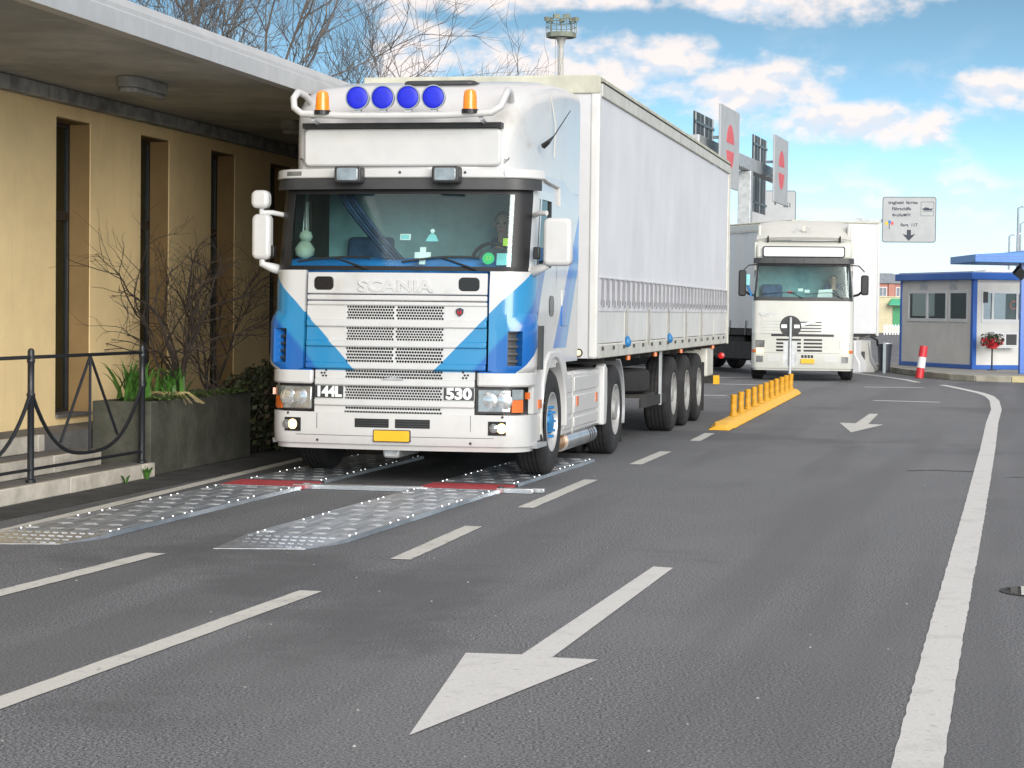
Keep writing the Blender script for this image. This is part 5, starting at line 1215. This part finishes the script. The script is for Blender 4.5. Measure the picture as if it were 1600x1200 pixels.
# roof spoiler
def sf(u, v):
    x = (-1.13+2.26*u); a = v; e = abs(2*u-1)
    return (x*(1-.06*a), .40+1.2*a+.18*e**3, 3.42+.44*math.sin(a*1.45)-.06*e**4), (0, 0)
MB().grid(sf, 18, 8, back=lambda u, v: ((sf(u, v)[0][0]*.97, sf(u, v)[0][1]+.05, sf(u, v)[0][2]-.07), (0, 0))).build('roof_spoiler', 'cream', VT, smooth=50)
for sx in (-1, 1): MB().box(*sorted((sx*1.02, sx*1.10)), .75, 1.7, 3.3, 3.72).build('spoiler_cheek', 'cream', VT, bevel=.03); MB().cyl((sx*.85, .5, 3.3), (sx*.85, .42, 3.44), .02, 6).build('spoiler_stay', 'black', VT)
MB().lathe([(-.012, 0), (-.01, .05), (0, .07)], 'y', (0, .56, 3.62), 16).build('spoiler_badge', 'railgrey', VT)
tx = text('spoiler_lettering', '6  X', .16, 'sign_grey', VT, (-.02, .50, 3.61), (math.pi/2-.35, 0, 0), .004, 1.6)
for x0, x1 in ((-.95, -.15), (.05, .75)):
    pts = [C2.pt(x0+(x1-x0)*k/6, 2.05+.05*math.sin(k/6*2), .02)[0] for k in range(7)]; q0, _ = C2.pt(x1+.14, 1.96, .02)
    MB().tube(pts, .011, 4).tube([q0, pts[5]], .012, 4).build('wiper', 'black', VT)
for sx, z0, z1 in ((-1, 2.0, 2.62), (1, 2.05, 2.52)):
    MB().prism(rrect(sx*1.44-.09, sx*1.44+.09, z0, z1, .05), 'y', .12, .26).build('mirror', 'black', VT, bevel=.03)
    MB().tube([(sx*1.16, .40, 2.02), (sx*1.30, .30, 2.06), (sx*1.40, .24, 2.15)], .028, 6).build('mirror_arm', 'black', VT)
    MB().tube([(sx*1.12, .52, 2.76), (sx*1.30, .34, 2.74), (sx*1.43, .24, 2.60)], .014, 5).build('mirror_arm', 'black', VT)
MB().box(-1.36, -1.26, .16, .2, 2.25, 2.52).build('mirror_flag', 'sticker_cyan', VT, bevel=.02); MB().tube([(-1.33, .2, 2.3), (-1.22, .25, 2.0)], .03, 5).build('mirror_ribbon', 'hub_blue', VT)
MB().box(-1.08, 1.08, 1.6, 1.65, 1.2, 3.3).build('rear_wall', 'interior_grey', VT); MB().box(-1.1, 1.1, .3, 1.6, 1.15, 1.2).build('floor', 'interior', VT); MB().box(-1.05, 1.05, .45, 1.6, 2.84, 2.88).build('headlining', 'interior_grey', VT)
MB().box(-1.08, 1.08, .24, .62, 1.5, 1.97).build('dashboard', 'dark_plastic', VT, bevel=.04)
MB().box(.5, 1.0, 1.2, 1.55, 1.4, 2.3).build('seat', 'curtain_blue', VT, bevel=.05); MB().box(-1.0, -.5, 1.2, 1.55, 1.4, 2.3).build('seat', 'curtain_blue', VT, bevel=.05)
st2 = MB().tube([(.62+.22*math.cos(a), .82-.1*math.sin(a), 2.0+.18*math.sin(a)) for a in [6.2832*k/18 for k in range(19)]], .02, 6); st2.tube([(.62, .6, 1.9), (.62, .82, 2.0)], .03, 6).build('steering_wheel', 'black', VT)
person('person', 'driver in a grey shirt seated in the cream truck behind', vw(.72, 1.08, 1.62), -VA, 'shirt_grey', group='drivers')
pp = thing('paper_sheet', 'crumpled white paper on the dash of the cream truck', 'paper', vw(.52, .36, 1.97), -VA)
MB().hexa([(-.19, 0, 0), (.17, -.02, 0), (.17, 0, 0), (-.19, .02, 0), (-.15, .10, .20), (.17, .12, .22), (.17, .13, .22), (-.15, .11, .20)]).build('sheet', 'sticker_white', pp)
for k, (x, z, m_) in enumerate(((-.06, 2.16, 'sticker_white'), (.09, 2.13, 'sticker_white'), (-.30, 2.10, 'sign_red'))):
    p, _ = C2.pt(x, z, -.02); e = thing('window_card', ('pale card left of centre inside the cream truck windscreen', 'pale card right of centre inside the cream truck windscreen', 'reddish card low inside the cream truck windscreen')[k], 'card', vw(*p), -VA); MB().box(-.06, .06, 0, .006, -.035, .035).build('sheet', m_, e)
for sx in (-1, 1):
    wheel(VT, sx, 1.22, 1.45, .5, TYRE, RIM_F, None, BOLT_D); wheel(VT, sx, 1.22, 5.0, .5, TYRE, RIM_D, HUB_D, BOLT_D)
    MB().prism([(.80, .4), (.82, .9), (1.0, 1.12), (1.9, 1.12), (2.1, .8), (2.1, .5)]+[(1.45+.58*math.cos(a), .5+.58*math.sin(a)) for a in [R(k*15) for k in range(0, 13)]], 'x', sx*.88, sx*1.19).build('wheel_arch', 'cream', VT, bevel=.015)
    MB().box(*sorted((sx*.4, sx*.5)), .3, 6, .7, .95).build('frame_rail', 'chassis', VT); MB().box(*sorted((sx*.7, sx*1.15)), 2.3, 4.2, .4, .95).build('fuel_tank', 'galv', VT, bevel=.08)
MB().box(-.7, .7, .15, 2.2, .36, 1.1).build('engine_sump', 'chassis', VT); MB().cyl((-1, 1.45, .5), (1, 1.45, .5), .07, 8).build('axle', 'chassis', VT)
# its trailer, at an angle
LA = R(19.9); LO = (6.97, 53.05, 0)
LT = thing('curtain_trailer', 'white trailer turned at an angle behind the cream truck', 'trailer', LO, LA)
MB().box(0, 2.5, 0, .08, 1.1, 3.90).build('front_wall', 'white_flat', LT, bevel=.02); MB().box(2.44, 2.52, -.02, .1, 1.05, 3.92).build('corner_post', 'white', LT, bevel=.02); MB().box(-.02, .06, -.02, .1, 1.05, 3.92).build('corner_post', 'white', LT, bevel=.02)
MB().box(1.05, 1.75, -.02, -.001, 1.25, 1.95).build('front_hatch', 'white_flat', LT, bevel=.015)
def lc(u, v): return (-.01+.012*math.sin(u*70), .1+u*12.4, 1.2+v*2.52), (0, 0)
MB().grid(lc, 80, 6).build('side_curtain', 'white', LT, smooth=60); MB().box(2.47, 2.5, .1, 12.5, 1.2, 3.75).build('side_curtain', 'white', LT)
MB().box(-.03, .04, .05, 12.5, 3.72, 3.90).build('top_rail', 'cream', LT, bevel=.02); MB().box(-.036, -.029, .9, 3.6, 3.70, 3.76).build('rail_slot', 'railgrey', LT)
MB().box(-.02, 2.52, -.02, 12.52, 3.90, 3.95).build('roof', 'roof_canvas', LT, bevel=.02); MB().box(0, 2.5, .05, 12.5, 1.02, 1.18).build('floor', 'chassis', LT)
for k in range(12):
    MB().hexa([(-.03, .6+k*.95, 1.02), (-.02, .6+k*.95, 1.02), (-.02, .64+k*.95, 1.02), (-.03, .64+k*.95, 1.02), (-.03, .54+k*.95, 1.40), (-.02, .54+k*.95, 1.40), (-.02, .58+k*.95, 1.40), (-.03, .58+k*.95, 1.40)]).build('strap', 'strap_dark', LT)
for x in (.2, 2.2): MB().box(x-.1, x+.15, 2.0, 2.2, .2, 1.02).build('landing_leg', 'chassis', LT)
MB().box(.1, .7, 2.8, 4.6, .35, 1.0).build('tool_box', 'chassis', LT, bevel=.04); MB().box(.9, 1.6, .3, 12.3, .8, 1.02).build('frame_rail', 'chassis', LT)
for y in (7.8, 9.1, 10.4):
    for x, sd_ in ((1.25-1.21, -1), (1.25+1.21, 1)):
        e = put('wheel', TYRE, LT); e.location = (x, y, .5); e.rotation_euler = (0, 0, math.pi if sd_ > 0 else 0); put('rim', RIM_T, e)
MB().box(-.01, .02, 1.5, 7.0, .40, .85).build('side_guard', 'chassis', LT)
MB().tube([(1.95, -.02, .98), (2.2, -.1, 1.05), (2.45, -.05, .95), (2.5, 0, .8)], .03, 6).build('air_hose', 'black', LT)

# ================================================================== KIOSK, ISLAND AND STREET FURNITURE
isp = [(10.55, 61.5), (10.50, 59.4), (10.50, 56.8), (10.62, 54.2), (10.85, 52.2), (11.25, 51.2), (12.0, 50.75), (13.2, 50.6), (16, 50.6), (22, 50.6)]
isd = structure(MB().prism(isp+[(22, 64), (10.6, 64)], 'z', 0, .148).build('traffic_island', 'concrete'))
for i, (a, b) in enumerate(zip(isp, isp[1:])):
    A, B = Vector((*a, 0)), Vector((*b, 0)); n_ = max(1, round((B-A).length/1.0))
    for k in range(n_):
        p, q = A.lerp(B, k/n_+.006), A.lerp(B, (k+1)/n_-.006); d = (q-p).normalized(); nn = Vector((-d.y, d.x, 0))
        v = [p-nn*.03, q-nn*.03, q+nn*.12, p+nn*.12]
        MB().hexa([(w_.x, w_.y, .001) for w_ in v]+[(w_.x, w_.y, .156) for w_ in v]).build('kerb_stone', 'kerb_yellow' if p.x > 11.6 else 'kerb_stone', isd, bevel=.012)
KO = (12.42, 57.0, .148); KA = R(17.2)
def kw(x, y, z=0): return Vector((KO[0]+x*math.cos(KA)-y*math.sin(KA), KO[1]+x*math.sin(KA)+y*math.cos(KA), KO[2]+z))
K = thing('kiosk', 'grey panelled control kiosk with blue frame and sliding windows', 'kiosk', KO, KA)
KD, KW, KH = 4.15, 4.2, 2.42
wl_ = [(.30, 1.36), (1.46, 2.54), (2.54, 3.72)]; z0, z1 = 1.27, 2.14
def wallseg(mk, length, opens, z0, z1, zb=.12, zt=KH):
    m_ = MB(); cur = 0
    for a, b in opens:
        if a > cur: mk(m_, cur, a, zb, zt)
        mk(m_, a, b, zb, z0); mk(m_, a, b, z1, zt); cur = b
    mk(m_, cur, length, zb, zt); return m_
wallseg(lambda m_, a, b, c, d: m_.box(0, .06, a, b, c, d), KD, [(.30, 1.36), (1.46, 3.72)], z0, z1).build('wall', 'booth_wall', K)
wallseg(lambda m_, a, b, c, d: m_.box(a+.06, b+.06, 0, .06, c, d), KW-.06, [(.18, 2.6)], z0, z1).build('wall', 'booth_wall', K)
MB().box(.06, KW, KD-.06, KD, .12, .9).box(KW-.06, KW, .06, KD-.06, .12, .9).box(.06, KW, KD-.06, KD, 2.1, KH).box(KW-.06, KW, .06, KD-.06, 2.1, KH).box(.06, .4, KD-.06, KD, .9, 2.1).box(3.4, KW-.06, KD-.06, KD, .9, 2.1).box(KW-.06, KW, .06, .6, .9, 2.1).box(KW-.06, KW, 3.2, KD-.06, .9, 2.1).build('rear_walls', 'booth_wall', K)
MB().box(.06, KW-.06, .06, KD-.06, .10, .14).build('floor', 'interior_grey', K)
MB().box(-.14, KW+.1, -.14, KD+.14, KH, KH+.20).build('roof_fascia', 'booth_blue', K, bevel=.02); MB().box(-.05, KW, -.05, KD+.05, KH+.202, KH+.23).build('roof', 'galv', K)
MB().box(-.03, KW, -.03, KD+.02, 0, .118).build('base_frame', 'booth_blue', K, bevel=.01)
for x, y, s_ in ((-.03, -.03, .13), (-.025, KD-.07, .09)): MB().box(x, x+s_, y, y+s_, .119, KH-.001).build('corner_post', 'booth_blue', K, bevel=.012)
for a, b, pn in ((.30, 1.36, 1), (1.46, 3.72, 2)):
    f_ = MB().box(-.015, .05, a, a+.07, z0, z1).box(-.015, .05, b-.07, b, z0, z1).box(-.015, .05, a+.07, b-.07, z1-.08, z1).box(-.025, .05, a+.07, b-.07, z0, z0+.09)
    if pn == 2: f_.box(-.02, .05, (a+b)/2-.05, (a+b)/2+.05, z0+.09, z1-.08)
    fr_ = f_.build('window', 'pvc', K, bevel=.006)
    for q in range(pn):
        w_ = (b-a)/pn; MB().box(.012, .02, a+w_*q+.07, a+w_*(q+1)-.07, z0+.09, z1-.08).build('pane', 'booth_glass', fr_)
f_ = MB()
for a in (.24, .55, 1.30, 1.55, 2.55): f_.box(a, a+.06, -.015, .05, z0, z1)
f_.box(.24, 2.66, -.018, .05, z1-.08, z1+.002).box(.24, 2.66, -.022, .05, z0-.002, z0+.09); fr_ = f_.build('window', 'pvc', K)
for a, b in ((.30, .55), (.61, 1.30), (1.36, 1.55), (1.61, 2.55)): MB().box(a, b, .012, .02, z0+.09, z1-.08).build('pane', 'booth_glass', fr_)
MB().lathe([(-.008, .12), (-.008, .09), (0, .09), (0, .12)], 'y', (1.22, .008, 1.75), 20).build('round_sticker', 'salmon', K)
MB().box(.28, .42, -.03, -.018, 1.80, 2.10).build('intercom', 'dark_plastic', K)
for a in (.9, 2.6): MB().box(-.012, -.002, a, a+.4, 2.16, 2.40).build('wall_plate', 'galv', K)
MB().box(.5, 3.4, 1.0, 1.6, .14, .9).build('desk', 'interior_grey', K)
ac = thing('air_conditioner', 'white window air conditioner box on the kiosk wall', 'air conditioner', kw(.44, 0, .62), KA)
MB().box(0, .72, -.36, 0, 0, .40).build('case', 'pvc', ac, bevel=.015); MB().box(.36, .68, -.366, -.362, .05, .34).build('grille', 'dark_plastic', ac)
for k in range(6): MB().box(.05, .32, -.366, -.361, .06+.05*k, .085+.05*k).build('louvre', 'railgrey', ac)
MB().box(-.03, .75, -.38, 0, -.03, -.002).build('shelf', 'pvc', ac)
fs_ = thing('flower_stand', 'thin stand with a pot of red flowers in front of the kiosk', 'flower pot', kw(.16, -.75, 0), KA)
MB().cyl((0, 0, 0), (0, 0, .58), .022, 8).lathe([(0, .12), (.02, .12), (.025, 0)], 'z', (0, 0, 0), 14).build('stand', 'iron', fs_); MB().lathe([(.58, 0), (.58, .12), (.72, .17), (.72, .14)], 'z', (0, 0, 0), 16).build('pot', 'red_paint', fs_, smooth=40)
for nm, mt_, n_ in (('leaves', 'leaf_dark', 220), ('blossom', 'flower', 160)):
    m_ = MB()
    for k in range(n_):
        a = rnd.random()*6.28; rr = rnd.random()**.5*.30; z = .74+rnd.uniform(-.08, .22 if nm == 'leaves' else .10); s_ = rnd.uniform(.02, .045); x, y = rr*math.cos(a), rr*math.sin(a)
        A = Vector((rnd.gauss(0, 1), rnd.gauss(0, 1), rnd.gauss(0, 1))).normalized(); B = A.orthogonal().normalized()*s_; C_ = A.cross(B); P = Vector((x, y, z)); m_.add([P-B, P+C_, P+B, P-C_], [(0, 1, 2, 3)])
    m_.build(nm, mt_, fs_)
person('person', 'dark haired attendant in a dark shirt sitting inside the kiosk', kw(1.80, .75, .62), KA, 'shirt_dark')
ch = thing('office_chair', 'dark office chair under the attendant inside the kiosk', 'chair', kw(1.80, .80, .14), KA); MB().box(-.24, .24, -.2, .28, .38, .46).build('seat', 'black', ch, bevel=.03); MB().cyl((0, .05, 0), (0, .05, .38), .03, 8).build('column', 'black', ch); MB().box(-.22, .22, .30, .36, .5, .95).build('backrest', 'black', ch, bevel=.03)
cp = thing('blue_canopy', 'flat blue canopy on a blue post right of the kiosk', 'canopy', (0, 0, 0))
cp.location = (12.72, 53.2, .148)
MB().prism([(-1.24, 2.79), (4, 2.74), (4, 3.10), (.05, 3.10), (-.05, 3.05), (-1.24, 2.98)], 'y', -.6, 2.4).build('roof', 'canopy_blue', cp, bevel=.01)
for z in (2.86, 2.93): MB().box(-1.24, 4, -.612, -.602, z, z+.02).build('roof_rib', 'booth_blue', cp)
MB().box(.06, .22, 0, .16, 0, 2.75).build('post', 'booth_blue', cp, bevel=.01)
fl = thing('floodlight', 'dark square floodlight under the blue canopy', 'floodlight', (12.72, 53.1, 2.68), R(20)); MB().box(-.14, .14, -.08, .10, -.12, .12).build('housing', 'black', fl, bevel=.02).rotation_euler = (.4, .6, 0); MB().box(-.02, .02, -.02, .02, .08, .24).build('bracket', 'black', fl)
# leaning red and white post
rp = thing('warning_post', 'red and white banded post leaning in front of the kiosk kerb', 'bollard', (10.30, 53.4, 0)); rp.rotation_euler = (R(-4), R(8), 0)
for z0_, z1_, m_ in ((.0, .26, 'red_paint'), (.262, .54, 'pvc'), (.542, .82, 'red_paint')): MB().cyl((0, 0, z0_), (0, 0, z1_), .105, 18, .10).build('band', m_, rp, smooth=40)
# barriers and bin beside the cream truck
jb = thing('concrete_barrier', 'white concrete barrier with a dark slot right of the cream truck wheel', 'barrier', (9.62, 58.0, 0), -R(12))
jp = [(-.34, 0), (.34, 0), (.34, .10), (.19, .32), (.13, .86), (-.13, .86), (-.19, .32), (-.34, .10)]
MB().prism(jp, 'y', 0, 1.9).build('body', 'barrier', jb, bevel=.02); MB().box(-.06, .06, -.004, .02, .18, .58).build('slot', 'dark_plastic', jb)
jb2 = thing('plastic_barrier', 'white plastic barrier with slots behind the cream truck wheel', 'barrier', (9.22, 57.7, 0), -R(30))
MB().prism([(-.30, 0), (.30, 0), (.28, .3), (.16, .5), (.15, .88), (-.15, .88), (-.16, .5), (-.28, .3)], 'y', 0, 1.2).build('body', 'pvc', jb2, bevel=.03)
for x in (-.10, .08): MB().box(x-.035, x+.035, -.006, .02, .56, .80).build('slot', 'railgrey', jb2)
bg_ = thing('wrapped_bundle', 'crumpled white bundle lying on the barriers beside the cream truck', 'bundle', (9.45, 58.7, .87), R(20))
def bf(u, v):
    a = u*6.2832; e = (v-.5)*math.pi; k = 1+.16*math.sin(3*a+5*v)+.10*math.sin(7*a)
    return (.50*math.cos(a)*math.cos(e)*k, .34*math.sin(a)*math.cos(e)*k, .15+.17*math.sin(e)*(1+.2*math.sin(4*a))), (0, 0)
MB().grid(bf, 18, 9).build('bundle', 'barrier', bg_)
bn_ = thing('litter_bin', 'dark flared litter bin on a grey post by the kiosk kerb', 'bin', (10.12, 57.6, 0))
MB().lathe([(.06, 0), (.06, .15), (.80, .20), (.80, .17), (.7, .0)], 'z', (.05, .1, 0), 20).build('tub', 'bin_dark', bn_, smooth=40); MB().box(-.04, .04, -.16, -.10, 0, .84).build('post', 'pole_grey', bn_); MB().lathe([(.80, .21), (.83, .21), (.83, .19)], 'z', (.05, .1, 0), 20).build('rim', 'galv', bn_)

# ================================================================== GANTRY AND SIGNS
GA = R(15.6); GO = (7.09, 65.0, 0)
gt_ = thing('sign_gantry', 'grey steel sign gantry with a square column behind the white trailer', 'gantry', GO, -GA)
MB().box(-.20, .20, -.2, .2, 0, 5.95).build('column', 'galv', gt_, bevel=.02); MB().box(-.5, .5, -.5, .5, 0, .05).build('base_plate', 'galv', gt_)
MB().box(-.16, .16, -8.6, 6.6, 5.96, 6.36).build('beam', 'galv', gt_, bevel=.02)
for y in (-6.6, 3.0): 
    for z in (5.95, 6.4): MB().box(.16, .56, y-.05, y+.05, z, z+.08).build('bracket', 'galv', gt_)
def gsign(nm, label, x, y0_, y1_, zb_, zt_, face):
    e = thing(nm, label, 'sign', (GO[0]+x*math.cos(GA), GO[1]-x*math.sin(GA), 0), -GA)
    if face:
        MB().box(0, .05, y0_, y1_, zb_, zt_).build('board', 'sign_grey', e); MB().box(-.01, .0, y0_, y1_, zb_, zt_).build('board_back', 'sign_edge', e)
        c = (y0_+y1_)/2; cz = (zb_+zt_)/2+.02; rr = .62
        for s0, s1 in ((10, 170), (190, 350)):
            P = [(c+rr*math.cos(R(a)), cz+rr*math.sin(R(a))) for a in range(s0, s1+1, 10)]; MB().prism(P, 'x', .051, .056).build('red_half_disc', 'sign_red', e)
        MB().box(.01, .04, y0_+.3, y0_+.5, zb_-.08, zb_).build('lug', 'sign_edge', e)
    else:
        MB().box(0, .04, y0_, y1_, zb_, zt_).build('board', 'sign_back', e)
        for k in range(5):
            y = y0_+.15+(y1_-y0_-.3)*k/4; MB().box(.041, .06, y-.05, y+.05, zb_, zt_).build('rib', 'galv' if k % 2 == 0 else 'sign_edge', e)
        for z in (zb_+.3, zt_-.3): MB().box(.061, .075, y0_, y1_, z-.04, z+.04).build('cross_rail', 'sign_edge', e)
    return e
gsign('gantry_sign', 'grey board with a red no entry disc, nearer one on the gantry', .60, -8.1, -5.1, 5.05, 7.22, True)
gsign('gantry_sign', 'grey board with a red no entry disc, farther one on the gantry', .60, 1.6, 4.5, 5.1, 7.2, True)
gsign('reversed_sign', 'dark ribbed back of a sign board above the trailer roof', -.72, -4.9, -1.86, 5.0, 7.35, False)
gsign('reversed_sign', 'dark ribbed back of a sign board left of the farther no entry board', -.72, 5.6, 8.5, 5.0, 7.55, False)
def panel_sign(nm, label, px, pz, wd, ht, Yd, arm):
    e = thing(nm, label, 'sign', (px*Yd, Yd, pz), -math.atan(px))
    MB().prism(rrect(-wd/2, wd/2, -ht/2, ht/2, .10, 5), 'y', .0, .04).build('board', 'sign_edge', e); MB().prism(rrect(-wd/2+.03, wd/2-.03, -ht/2+.03, ht/2-.03, .08, 5), 'y', -.008, -.001).build('face', 'sign_grey', e)
    for a, b in arm: MB().box(a, b, .06, .16, -.10, .02).build('arm', 'galv', e); MB().box(a-.12, a+.12, .06, .30, -pz, .08).build('pole', 'galv', e)
    return e
e = panel_sign('ferry_sign', 'grey direction sign with ferry symbol, lettering and a down arrow', (1416-800)/3300, 4.97, 1.88, 1.62, 75., [(-1.75, -.4)])
fy = -.010; rx_ = (math.pi/2, 0, 0)
for s_, x, z, sz in (('traghetti  ferries', -.22, .60, .155), ('Fährschiffe', -.27, .38, .155), ('φεριμπότ', -.27, .17, .15), ('fiera  117', .0, -.19, .155)): text('lettering', s_, sz, 'sign_ink', e, (x, fy, z), rx_, .002, 1.0, .004)
MB().prism([(-.07, -.36), (.07, -.36), (.07, -.55), (.23, -.50), (0, -.75), (-.23, -.50), (-.07, -.55)], 'y', fy-.004, fy+.001).build('down_arrow', 'sign_ink', e)
fbx = MB(); 
for a in ((.40, .86, .62, .635), (.40, .86, .13, .145)): fbx.box(a[0], a[1], fy-.003, fy+.001, a[2], a[3])
fbx.box(.40, .413, fy-.003, fy+.001, .146, .619).box(.847, .86, fy-.003, fy+.001, .146, .619).build('symbol_frame', 'sign_edge', e)
MB().prism([(.45, .40), (.52, .40), (.55, .44), (.68, .42), (.70, .39), (.82, .40), (.78, .33), (.50, .33)], 'y', fy-.004, fy+.001).build('ferry_symbol', 'sign_ink', e)
MB().box(.48, .82, fy-.003, fy+.001, .295, .31).build('wave_line', 'sign_ink', e)
for x, z, m_ in ((-.78, -.13, 'safety_yellow'), (-.68, -.09, 'hub_blue'), (-.59, -.13, 'sign_red')): MB().lathe([(-.004, 0), (-.004, .06), (.001, .06)], 'y', (x, fy, z), 14).build('logo_dot', m_, e)
MB().box(-.70, -.675, fy-.003, fy+.001, -.34, -.16).build('logo_stem', 'sign_ink', e)
e = panel_sign('route_sign', 'large grey route sign half hidden behind the gantry and the cream truck', (1196-800)/3300, 5.05, 1.98, 1.9, 76., [(-.9, -.3)])
text('lettering', 'SS1', .22, 'sign_ink', e, (.68, -.010, .42), rx_, .002, .9, .006)

# ================================================================== BACKGROUND
mt_ = thing('floodlight_mast', 'tall concrete floodlight mast with a railed lamp platform behind the trailer', 'mast', (4.24, 200, 0))
MB().lathe([(0, .62), (26.2, .23), (26.6, .24), (27.1, .44), (27.3, .62)], 'z', n=16).build('column', 'mast', mt_, smooth=40)
MB().lathe([(27.3, .3), (27.3, 1.42), (27.75, 1.42), (27.75, 0)], 'z', n=8).build('platform', 'mast_dark', mt_)
rg_ = [(1.42*math.cos(R(45*k)), 1.42*math.sin(R(45*k)), 28.75) for k in range(9)]
MB().tube(rg_, .05, 5).tube([(x, y, 28.25) for x, y, z in rg_], .03, 5).build('hand_rail', 'mast_dark', mt_)
for k in range(8): MB().cyl((rg_[k][0], rg_[k][1], 27.75), rg_[k], .035, 5).build('rail_post', 'mast_dark', mt_)
for k, (x, y, z) in enumerate(((-1.25, -.3, 28.95), (-.45, -.9, 29.15), (.45, -.9, 29.15), (1.25, -.3, 28.95), (-.9, .9, 29.05), (.9, .9, 29.05), (0, 1.2, 29.05))):
    l_ = MB().hexa([(-.30, -.12, -.22), (.30, -.12, -.22), (.30, .28, -.10), (-.30, .28, -.10), (-.34, -.12, .25), (.34, -.12, .25), (.30, .28, .22), (-.30, .28, .22)]).build('flood_lamp', 'mast_dark', mt_, bevel=.03); l_.location = (x, y, z); l_.rotation_euler = (0, 0, math.atan2(x, -y)*-.6)
    MB().cyl((x, y, 27.75), (x, y, z-.15), .035, 5).build('lamp_stem', 'mast_dark', mt_)
MB().box(-.55, -.51, -.05, .05, 0, 27.3).box(-.35, -.31, -.05, .05, 20, 27.3).build('ladder', 'mast_dark', mt_)
for i, (px, Yd, zt_, lb_) in enumerate(((1573, 180, 8.4, 'shorter street lamp at the left of the three above the kiosk'), (1586, 150, 9.25, 'tallest street lamp with one arm above the blue canopy'), (1590, 190, 9.9, 'farther street lamp between the canopy and the picture edge'))):
    l_ = thing('street_lamp', lb_, 'street lamp', ((px-800)/3300*Yd, Yd, 0), 0, 'street lamps behind the kiosk')
    MB().tube([(0, 0, 0), (0, 0, zt_)], [.13, .08], 8).build('pole', 'pole_grey', l_); MB().tube([(0, 0, zt_), (.2, 0, zt_+.1), (.45, 0, zt_+.1)], .05, 6).build('arm', 'pole_grey', l_); MB().hexa([(.3, -.12, zt_+.05), (1.0, -.12, zt_+.18), (1.0, .12, zt_+.18), (.3, .12, zt_+.05), (.3, -.12, zt_+.18), (1.0, -.08, zt_+.28), (1.0, .08, zt_+.28), (.3, .12, zt_+.18)]).build('lamp_head', 'galv', l_, bevel=.03)
sbd = thing('salmon_house', 'far salmon pink house with a grey gabled roof', 'house', (31.5, 200, 0))
MB().box(0, 8, 0, 6, 0, 4.6).build('wall', 'salmon', sbd); MB().prism([(-.3, 4.6), (2.6, 5.5), (4.2, 5.5), (8.4, 4.5)], 'y', -.3, 6.3).build('roof', 'slate', sbd)
MB().box(4.0, 4.5, -.15, -.001, 0, 4.5).build('pilaster', 'salmon', sbd)
for x in (.6, 3.1, 4.7, 6.3):
    f_ = MB().box(x, x+.75, -.06, -.01, 3.3, 4.2).build('window', 'pvc', sbd)
    for q in (0, 1): MB().box(x+.06+.34*q, x+.35+.34*q, -.07, -.061, 3.36, 4.14).build('pane', 'slate', f_)
cwl = thing('cream_outbuilding', 'long pale yellow outbuilding with a green door in front of the salmon house', 'building', (30, 185, 0))
MB().box(0, 12, 0, 4, 0, 3.12).build('wall', 'pale_wall', cwl); MB().box(-.1, 12.1, -.1, 4.1, 3.121, 3.2).build('roof', 'pale_wall', cwl)
dx = (1393-800)/3300*185-30
MB().box(dx, dx+.75, -.05, -.001, .5, 2.3).build('door', 'green_paint', cwl); MB().box(dx+.85, dx+2.6, -.04, -.001, .6, 2.2).build('shutter', 'pvc', cwl)
MB().hexa([(dx-.5, -1.2, 2.42), (dx+3, -1.2, 2.42), (dx+3, 0, 2.5), (dx-.5, 0, 2.5), (dx-.5, -1.2, 2.48), (dx+3, -1.2, 2.48), (dx+3, 0, 3.0), (dx-.1, 0, 3.0)]).build('awning', 'green_roof', cwl)
pf = thing('picket_fence', 'row of white pickets before the pale yellow outbuilding', 'fence', (29.5, 168, 0))
for k in range(22): MB().prism([(k*.22, 0), (k*.22+.13, 0), (k*.22+.13, .75), (k*.22+.065, .86), (k*.22, .75)], 'y', 0, .04).build('picket', 'pvc', pf)
for z in (.2, .6): MB().box(-.05, 4.9, .041, .08, z, z+.08).build('rail', 'pvc', pf)
gr = thing('grey_shed', 'low shed with a pale grey sloping roof behind the kiosk', 'shed', (19.6, 92, 0)); MB().box(0, 4, 0, 5, 0, 3.05).build('wall', 'booth_wall', gr); MB().prism([(-.3, 3.051), (4.3, 3.051), (4.3, 3.6), (1.0, 3.6)], 'y', -.3, 5.3).build('roof', 'galv', gr)
bpy.context.view_layer.update()
